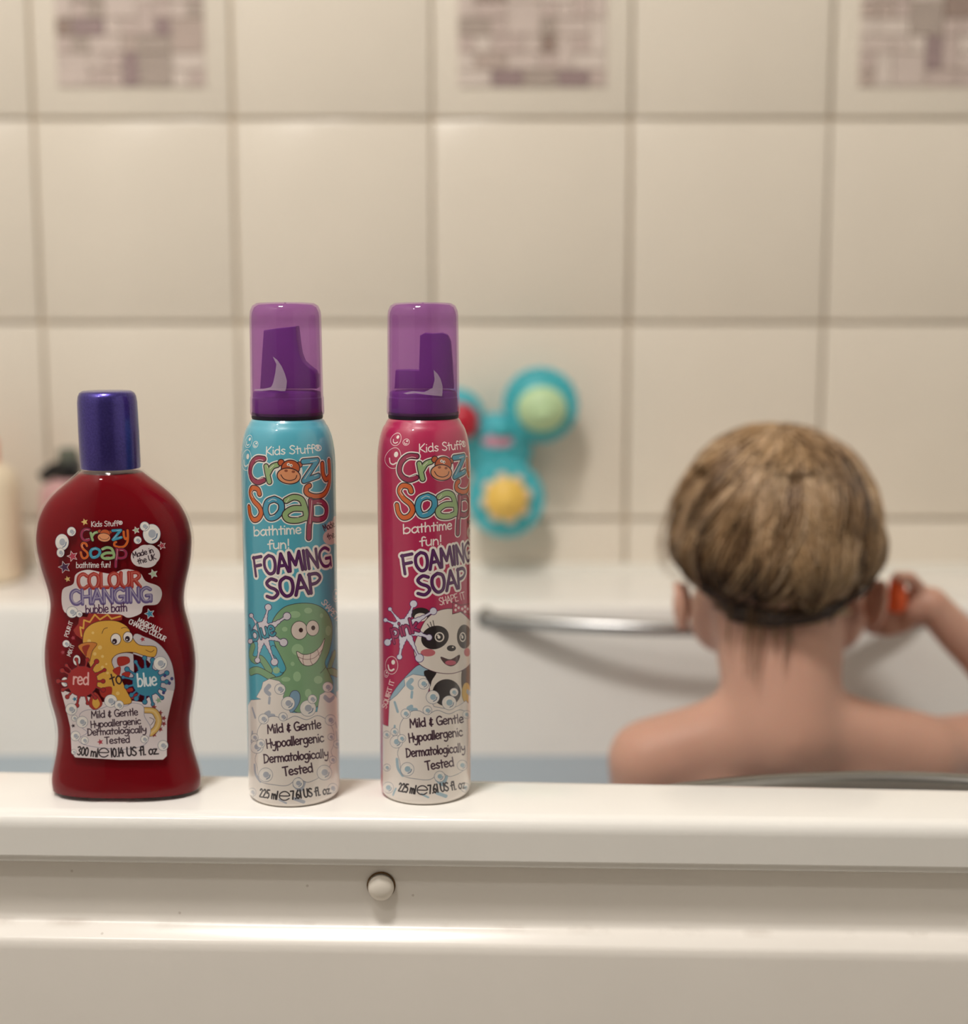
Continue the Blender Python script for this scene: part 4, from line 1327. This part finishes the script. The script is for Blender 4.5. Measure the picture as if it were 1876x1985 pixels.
lobes = {'green': tp(1047, 785, .034), 'yellow': tp(980, 966, .034), 'red': tp(884, 806, .030)}
add_ball(bm, cc, (.037, .019, .036))
add_ball(bm, tp(962, 862, .032), (.026, .012, .026))
for nm, r in (('green', 64 * k1), ('yellow', 66 * k1), ('red', 48 * k1)):
    L_ = lobes[nm]
    add_limb(bm, [cc, L_], [.016, .020])
    add_ball(bm, L_ + Vector((0, .004, 0)), (r * 1.08, .020, r * 1.08), 4)
    for q in range(20):                                    # rolled rim round each cup
        a = q * 2 * math.pi / 20
        add_ball(bm, L_ + Vector((r * .95 * math.cos(a), -.004, r * .95 * math.sin(a))), r * .2, 2)
# suction foot against the wall
add_limb(bm, [(cc.x, -.012, cc.z), (cc.x, -.0012, cc.z)], [.012, .010])
for nm in ('green', 'yellow'):
    add_limb(bm, [(lobes[nm].x, -.016, lobes[nm].z), (lobes[nm].x, -.0058, lobes[nm].z)], [.010, .005])
link_mesh('toy_body', remeshed(bm, .0016, 6), M_TEAL, toy)
bm = bmesh.new()
g_ = tp(1050, 793, .052)
add_ball(bm, g_, (.0245, .020, .0225), 4)
add_ball(bm, g_ + Vector((.002, -.014, -.004)), (.010, .010, .008), 3)
obj('green_knob', bm, M_GREEN, toy)
y_ = tp(981, 967, .052)
bm = bmesh.new()
for q in range(8):
    a = q * 2 * math.pi / 8 + .2
    add_ball(bm, y_ + Vector((.0205 * math.cos(a), .004, .0205 * math.sin(a))), (.0065, .006, .0065), 2)
obj('petal_ring', bm, mat('pale_petal', (226, 206, 186), 0.4, 0.4), toy, sharp=80)
bm = bmesh.new()
add_ball(bm, y_, (.0212, .013, .0212), 4)
add_ball(bm, y_ + Vector((0, -.010, -.002)), (.011, .007, .010), 3)
obj('yellow_flower', bm, M_YELLOW, toy, sharp=80)
bm = bmesh.new()
add_ball(bm, tp(892, 818, .048), (.019, .016, .019), 3)
obj('red_knob', bm, M_TOYRED, toy)
bm = bmesh.new()
add_ball(bm, tp(964, 856, .043), (.0155, .003, .0062), 3)
obj('pink_badge', bm, M_TOYPINK, toy)
bm = bmesh.new()
add_ball(bm, tp(970, 832, .041), (.012, .010, .009), 3)
obj('nose_bump', bm, M_TEAL, toy)

# ------------------------------------------------------------------ the person in the bath, seen from behind
M_SKIN = mat('skin', (202, 157, 137), 0.42, 0.35, sss=0.30, sss_rad=(1.0, .35, .2), sss_scale=0.008, var=0.05, vscale=18, bump=.05, bscale=120)
def pw(px, py, y):
    return Vector(at_y(px, py, y))
PO = Vector((pw(1505, 1300, 1.07).x, 1.075, 0.202))
pers = empty('person', PO)
tag(pers, 'bare-shouldered person with short wet brown hair sitting in the bath, seen from behind', 'person')
def L(v):
    return Vector(v) - PO
HC = pw(1504, 1014, 1.085)                         # middle of the skull
bm = bmesh.new()
add_ball(bm, L(HC), (.0735, .084, .0715), 4)
add_ball(bm, L(pw(1504, 1050, 1.075)), (.0738, .076, .060), 4)
add_ball(bm, L(pw(1500, 1160, 1.105)), (.056, .060, .055), 4)          # jaw and cheeks
for s in (-1, 1):
    add_ball(bm, L(pw(1504 + s * 108, 1190, 1.125)), (.027, .034, .034), 3)
# face: brow, nose, lips, chin
fz = HC + Vector((0, .076, -.045))
add_ball(bm, L(fz + Vector((0, .012, .000))), (.008, .010, .012), 2)
add_ball(bm, L(fz + Vector((0, .017, -.006))), (.008, .008, .006), 2)
add_ball(bm, L(fz + Vector((0, .005, -.026))), (.016, .008, .004), 2)
add_ball(bm, L(fz + Vector((0, .004, -.033))), (.013, .008, .004), 2)
add_ball(bm, L(fz + Vector((0, -.006, -.052))), (.02, .016, .013), 2)
for s in (-1, 1):
    add_ball(bm, L(fz + Vector((s * .026, .002, .018))), (.018, .006, .005), 2)
# ears
for s, ex, ey in ((-1, 1330, 1172), (1, 1686, 1168)):
    e = pw(ex, ey, 1.085)
    for k in range(13):
        a = math.radians(-110 + 215 * k / 12)
        add_ball(bm, L(e + Vector((s * (.006 + .003 * math.sin(a)), -.006 + .011 * math.cos(a) * -1, .017 * math.sin(a)))), (.0042, .0048, .0045), 2)
    add_ball(bm, L(e + Vector((s * .003, .002, 0))), (.0075, .012, .018), 3)
    add_ball(bm, L(e + Vector((s * .004, -.001, -.017))), (.0048, .0055, .006), 2)
# neck and shoulders
add_limb(bm, [L(pw(1508, 1200, 1.078)), L(pw(1510, 1265, 1.068)), L(pw(1514, 1335, 1.056)), L(pw(1516, 1410, 1.050))], [.0535, .0505, .0465, .050])
add_limb(bm, [L(pw(1500, 1410, 1.054)), L(pw(1385, 1438, 1.060)), L(pw(1262, 1474, 1.070))], [.044, .0345, .0350])
add_ball(bm, L(pw(1256, 1474, 1.07)), .0335, 3)
add_limb(bm, [L(pw(1525, 1408, 1.054)), L(pw(1650, 1432, 1.060)), L(pw(1778, 1464, 1.076))], [.044, .0345, .0365])
# back
add_ball(bm, L(pw(1395, 1520, 1.060)), (.046, .030, .050), 3)
add_ball(bm, L(pw(1640, 1515, 1.060)), (.050, .030, .050), 3)
sz = pw(1515, 1480, 1.07)
add_limb(bm, [L(sz + Vector((-.045, .006, -.03))), L(sz + Vector((-.035, .012, -.13))), L(sz + Vector((-.035, .020, -.205)))], [.058, .052, .056])
add_limb(bm, [L(sz + Vector((0, .004, -.03))), L(sz + Vector((0, .010, -.13))), L(sz + Vector((0, .02, -.205)))], [.060, .056, .058])
add_limb(bm, [L(sz + Vector((.045, .006, -.03))), L(sz + Vector((.035, .012, -.13))), L(sz + Vector((.035, .020, -.205)))], [.058, .052, .056])
# left arm, hanging down with the forearm forward in the water
sl = pw(1262, 1482, 1.07)
el = sl + Vector((-.020, .018, -.125))
wl_ = el + Vector((.022, .105, -.035))
add_limb(bm, [L(sl), L(sl + Vector((-.012, .004, -.055))), L(el)], [.031, .0265, .0215])
add_limb(bm, [L(el), L(el + Vector((.008, .04, -.014))), L(wl_)], [.0215, .021, .0155])
def hand(wp, palm, fingers, thumb, rp=.0125, rf=.0047):
    add_limb(bm, [L(wp), L(palm)], [.0155, rp])
    for f in fingers:
        add_limb(bm, [L(palm.lerp(f[0], .35)), L(f[0])], [rp * .8, rf * 1.25])
        add_limb(bm, [L(p) for p in f], [rf * 1.1, rf, rf * .95, rf * .85][:len(f)])
    add_limb(bm, [L(palm.lerp(thumb[0], .2))] + [L(p) for p in thumb], [rp * .8, rf * 1.35, rf * 1.15, rf][:len(thumb) + 1])
pl = wl_ + Vector((.008, .026, -.012))
hand(wl_, pl, [[pl + Vector((-.015 + k * .0098, .017, -.002)), pl + Vector((-.014 + k * .0105, .029 + .002 * (1 - abs(k - 1.4)), -.008)), pl + Vector((-.014 + k * .0105, .036 + .003 * (1 - abs(k - 1.4)), -.016))] for k in range(4)],
     [pl + Vector((.017, .004, -.001)), pl + Vector((.025, .012, -.004)), pl + Vector((.026, .021, -.009))])
# right arm, lifted: elbow out to the right, forearm back up to the hand beside the ear
sr = pw(1785, 1466, 1.078)
er = pw(1990, 1402, 1.150)
wr_ = pw(1803, 1172, 1.128)
add_limb(bm, [L(sr), L(sr.lerp(er, .5) + Vector((0, 0, -.004))), L(er)], [.0325, .0275, .0225])
add_limb(bm, [L(er), L(er.lerp(wr_, .4) + Vector((.003, 0, .004))), L(wr_)], [.0225, .0205, .0150])
pr = pw(1768, 1178, 1.132)
fing = []
for k, (ya, yb, yc, xc_) in enumerate(((1158, 1172, 1176, 1706), (1178, 1190, 1193, 1694), (1198, 1208, 1208, 1690), (1216, 1224, 1222, 1698))):
    fing.append([pw(1748, ya, 1.134), pw(xc_ + 26, yb, 1.132), pw(xc_, yc, 1.140), pw(xc_ - 12, yc, 1.150)])
hand(wr_, pr, fing, [pw(1780, 1140, 1.126), pw(1764, 1120, 1.118), pw(1738, 1118, 1.112)], .0140, .0048)
# legs folded in front, under the water
for s in (-1, 1):
    hip = Vector((PO.x + s * .045, 1.095, .258))
    kn = Vector((PO.x + s * .125, 1.170, .252))
    an = Vector((PO.x + s * .015, 1.178 - s * .012, .226))
    add_limb(bm, [L(hip), L(hip.lerp(kn, .5)), L(kn)], [.048, .042, .031])
    add_limb(bm, [L(kn), L(kn.lerp(an, .4)), L(an)], [.030, .027, .019])
    ft = an + Vector((-s * .055, .004, -.004))
    add_limb(bm, [L(an), L(ft)], [.019, .014])
    for k in range(5):
        add_ball(bm, L(ft + Vector((-s * (.012 - .0012 * k), .012 - k * .006, .004 - k * .002))), .0065 - k * .0006, 2)
body_me = remeshed(bm, .0021, 7, .6)
# soften the large forms only: fingers, ears, face and feet keep their detail
nv = len(body_me.vertices)
co = np.empty(nv * 3); body_me.vertices.foreach_get('co', co); co = co.reshape(-1, 3)
ed = np.empty(len(body_me.edges) * 2, int); body_me.edges.foreach_get('vertices', ed); ed = ed.reshape(-1, 2)
wt = np.ones(nv)
for c_, r_ in ((pr, .062), (pl, .062), (pw(1330, 1172, 1.085), .026), (pw(1686, 1168, 1.085), .026), (fz, .052), (Vector((PO.x, 1.17, .225)), .07)):
    d_ = np.linalg.norm(co - np.array(L(c_)), axis=1)
    wt *= np.clip((d_ - r_ * .72) / (r_ * .4), 0, 1)
deg = np.bincount(ed.ravel(), minlength=nv)[:, None].astype(float)
for it in range(110):
    s_ = np.stack([np.bincount(ed[:, 0], co[ed[:, 1], k], nv) + np.bincount(ed[:, 1], co[ed[:, 0], k], nv) for k in range(3)], 1) / deg
    co += (s_ - co) * (.7 if it % 2 == 0 else -.36) * wt[:, None] if it < 30 else (s_ - co) * .45 * wt[:, None]
body_me.vertices.foreach_set('co', co.ravel())
body_me.update()
link_mesh('body', body_me, M_SKIN, pers)

M_EYE = mat('eye_white', (232, 228, 222), 0.1, 0.5)
for s in (-1, 1):
    bm = bmesh.new()
    add_ball(bm, L(fz + Vector((s * .026, -.003, .008))), .011, 3)
    obj('eye', bm, M_EYE, pers)

# hair: a close cap plus combed wet strands, all following the skull
M_HAIR = bpy.data.materials.new('wet_hair')
M_HAIR.use_nodes = True
nt = M_HAIR.node_tree
bs = nt.nodes['Principled BSDF']
at = nt.nodes.new('ShaderNodeAttribute'); at.attribute_name = 'tone'
rp = nt.nodes.new('ShaderNodeValToRGB')
for e, (p, c) in zip(range(4), ((0.0, (46, 29, 19)), (0.33, (118, 87, 56)), (0.66, (184, 150, 110)), (1.0, (222, 192, 158)))):
    el_ = rp.color_ramp.elements[e] if e < 2 else rp.color_ramp.elements.new(p)
    el_.position = p; el_.color = lin(c)
nt.links.new(at.outputs['Fac'], rp.inputs[0])
nt.links.new(rp.outputs[0], bs.inputs['Base Color'])
bs.inputs['Roughness'].default_value = 0.38
SK = Vector((.0738, .0850, .0708))                 # skull radii under the hair
WIDE = pw(1504, 1058, 1.08) - HC
NECK = pw(1508, 1200, 1.078)
def skull(d, off=0.0):
    """point on the hair-bearing skull in direction d from its middle; the back of the head bulges low"""
    d = Vector(d).normalized()
    r1 = 1.0 / math.sqrt((d.x / SK.x) ** 2 + (d.y / SK.y) ** 2 + (d.z / SK.z) ** 2)
    low = max(0.0, -d.z)
    r = r1 * (1 + .072 * math.sin(min(1, low * 1.6) * math.pi))
    p = HC + d * (r + off)
    if p.z < HC.z - .030:                              # below, the hair lies on the neck
        v = Vector((p.x - NECK.x, p.y - NECK.y))
        lim = .0548 + off * .6
        if v.length < lim:
            v = v.normalized() * lim
            p = Vector((NECK.x + v.x, NECK.y + v.y, p.z))
    return p
def hairline(az):
    """lowest elevation of hair for a direction; az = 0 at the back of the head"""
    t = abs(az) / math.pi
    tab = [(0, -.88), (.08, -.87), (.18, -.79), (.30, -.62), (.40, -.30), (.48, -.20), (.56, -.15), (.64, .28), (.75, .62), (1, .72)]
    b_ = interp(tab, t)
    if az < 0:
        b_ -= .05 * max(0, 1 - t * 4)
    return b_
def vdir(az, elv):
    return Vector((math.sin(az) * math.cos(elv), -math.cos(az) * math.cos(elv), math.sin(elv)))
# tone varies in streaks that run from the crown down
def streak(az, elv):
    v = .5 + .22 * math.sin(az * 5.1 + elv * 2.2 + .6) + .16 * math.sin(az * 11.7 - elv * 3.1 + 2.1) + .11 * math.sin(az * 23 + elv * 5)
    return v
bm = bmesh.new()
NA, NE = 160, 60
lay = bm.verts.layers.float.new('tone')
rows_ = []
for i in range(NA):
    az = -math.pi + 2 * math.pi * i / NA
    lo_ = hairline(az)
    rows_.append([bm.verts.new(L(skull(vdir(az, lo_ + (math.pi / 2 - lo_) * (k / NE) ** .9), .0022 if k else -.002))) for k in range(NE)])
top = bm.verts.new(L(skull((0, 0, 1), .0022)))
for i in range(NA):
    j = (i + 1) % NA
    for k in range(NE - 1):
        bm.faces.new((rows_[i][k], rows_[j][k], rows_[j][k + 1], rows_[i][k + 1]))
    bm.faces.new((rows_[i][-1], rows_[j][-1], top))
for v in bm.verts:
    v[lay] = .42
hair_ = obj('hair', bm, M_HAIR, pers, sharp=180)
hair_['label'] = 'short wet brown hair'

verts, faces, tones = [], [], []
def strand(pts, r0, tone):
    base = len(verts)
    m = len(pts)
    for i, p in enumerate(pts):
        t = (pts[min(i + 1, m - 1)] - pts[max(i - 1, 0)])
        t = t.normalized() if t.length > 1e-9 else Vector((0, 0, 1))
        a = t.orthogonal().normalized(); b_ = t.cross(a)
        r = r0 * (1 - .75 * (i / (m - 1)) ** 2) * min(1.0, .35 + 2.6 * i / (m - 1))
        for k in range(3):
            q = p + (a * math.cos(k * 2.094) + b_ * math.sin(k * 2.094)) * r - PO
            verts.append(q); tones.append(tone)
    for i in range(m - 1):
        for k in range(3):
            j = (k + 1) % 3
            faces.append((base + i * 3 + k, base + i * 3 + j, base + i * 3 + 3 + j, base + i * 3 + 3 + k))
rr = random.Random(11)
for n_ in range(430):                                    # wet clumps
    az = rr.uniform(-math.pi, math.pi) if rr.random() < .4 else rr.gauss(0, .8)
    az = (az + math.pi) % (2 * math.pi) - math.pi
    lo_ = hairline(az)
    e0 = lo_ + (1.56 - lo_) * rr.random() ** .8
    ln = rr.uniform(.35, .85)
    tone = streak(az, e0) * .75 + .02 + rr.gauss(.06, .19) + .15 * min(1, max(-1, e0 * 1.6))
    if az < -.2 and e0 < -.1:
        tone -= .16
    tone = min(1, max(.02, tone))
    drift = -.20 + .16 * math.sin(az * 2.3 + 1) + rr.gauss(0, .13)      # pushed a little to the left
    lift = rr.uniform(.0018, .0075)
    spread, conv = rr.uniform(.05, .13), rr.uniform(.25, .75)
    for s_ in range(rr.randint(9, 16)):
        oa, oe = rr.gauss(0, spread * .7), rr.gauss(0, .17)
        l2 = lift + rr.gauss(0, .0008)
        tn = min(1, max(0, tone + rr.gauss(0, .07)))
        pts = []
        for k in range(9):
            t = k / 8
            elv = e0 + oe - ln * t
            stop = lo_ - .05
            if elv < stop:
                elv = stop - .03 * t
            cz = max(.30, math.cos(max(-1.25, min(1.25, elv))))
            pts.append(skull(vdir(az + (oa * (1 - conv * t) + drift * t * (.5 + .5 * t)) / cz, min(1.57, elv)), max(.0012, l2 * (.35 + 1.5 * t - 1.0 * t * t))))
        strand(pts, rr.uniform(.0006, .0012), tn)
# dark wet fringe along the nape
for n_ in range(600):
    az = rr.uniform(-.95, .95)
    lo_ = hairline(az)
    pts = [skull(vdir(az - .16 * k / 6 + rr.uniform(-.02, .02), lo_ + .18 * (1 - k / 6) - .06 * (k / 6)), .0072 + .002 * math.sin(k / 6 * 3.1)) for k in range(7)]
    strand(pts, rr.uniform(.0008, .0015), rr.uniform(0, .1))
# wet tails down the neck
for px, py, ln, sx, w in ((1415, 1185, 90, -4, 6), (1462, 1195, 125, -8, 8), (1478, 1200, 150, -12, 6), (1503, 1200, 80, 2, 7), (1522, 1195, 60, 14, 6), (1530, 1200, 110, -10, 5), (1612, 1165, 120, -8, 8), (1640, 1150, 60, -2, 5), (1448, 1190, 150, -6, 4)):
    for q in range(3):
        x0, x1 = px + rr.uniform(-w, w), px + sx + rr.uniform(-w, w) * .4
        l2 = ln * rr.uniform(.6, 1.0)
        pts = []
        for k in range(8):
            t = k / 7
            X, Yp = x0 + (x1 - x0) * t + 3 * math.sin(t * 4 + q), py - 22 + (l2 + 22) * t
            cxp = 1509
            hwn = interp([(1150, 168), (1200, 142), (1265, 130), (1340, 119), (1420, 128)], Yp)
            u = min(.98, abs(X - cxp) / hwn)
            rad = hwn * .000389
            yn_ = interp([(1150, 1.078), (1200, 1.078), (1265, 1.068), (1335, 1.056)], Yp)
            pts.append(pw(X, Yp, yn_ - rad * math.sqrt(1 - u * u) - .0008))
        strand(pts, rr.uniform(.0005, .0009), rr.uniform(.12, .45))
# a few loose strands standing off the left side
for q in range(16):
    az, e0 = rr.uniform(-1.75, -1.35), rr.uniform(-.1, .7)
    pts = [skull(vdir(az - .03 * k, e0 - .11 * k), .004 + .0018 * k * rr.uniform(.7, 1.1)) for k in range(9)]
    strand(pts, .0004, rr.uniform(.4, .8))
me = bpy.data.meshes.new('hair_strands')
me.from_pydata([tuple(v) for v in verts], [], faces)
at_ = me.attributes.new('tone', 'FLOAT', 'POINT')
at_.data.foreach_set('value', np.array(tones, np.float32))
for p in me.polygons:
    p.use_smooth = True
hs = link_mesh('strands', me, M_HAIR, hair_)
tag(hs, kind='stuff')

# what the raised hand holds
M_TOYOR = mat('orange_toy', (246, 104, 50), 0.35, 0.4, var=0.03)
tc_ = pw(1738, 1150, 1.122)
ot = empty('hand_toy', tc_)
tag(ot, 'small orange toy held in the raised right hand', 'toy')
prof_t = [(.002, -.0155), (.0058, -.0148), (.0078, -.011), (.0080, -.004), (.0070, .003), (.0062, .008), (.0064, .0105), (.005, .0128), (.001, .0134)]
obj('toy_body', lathe(prof_t, 32), M_TOYOR, ot)
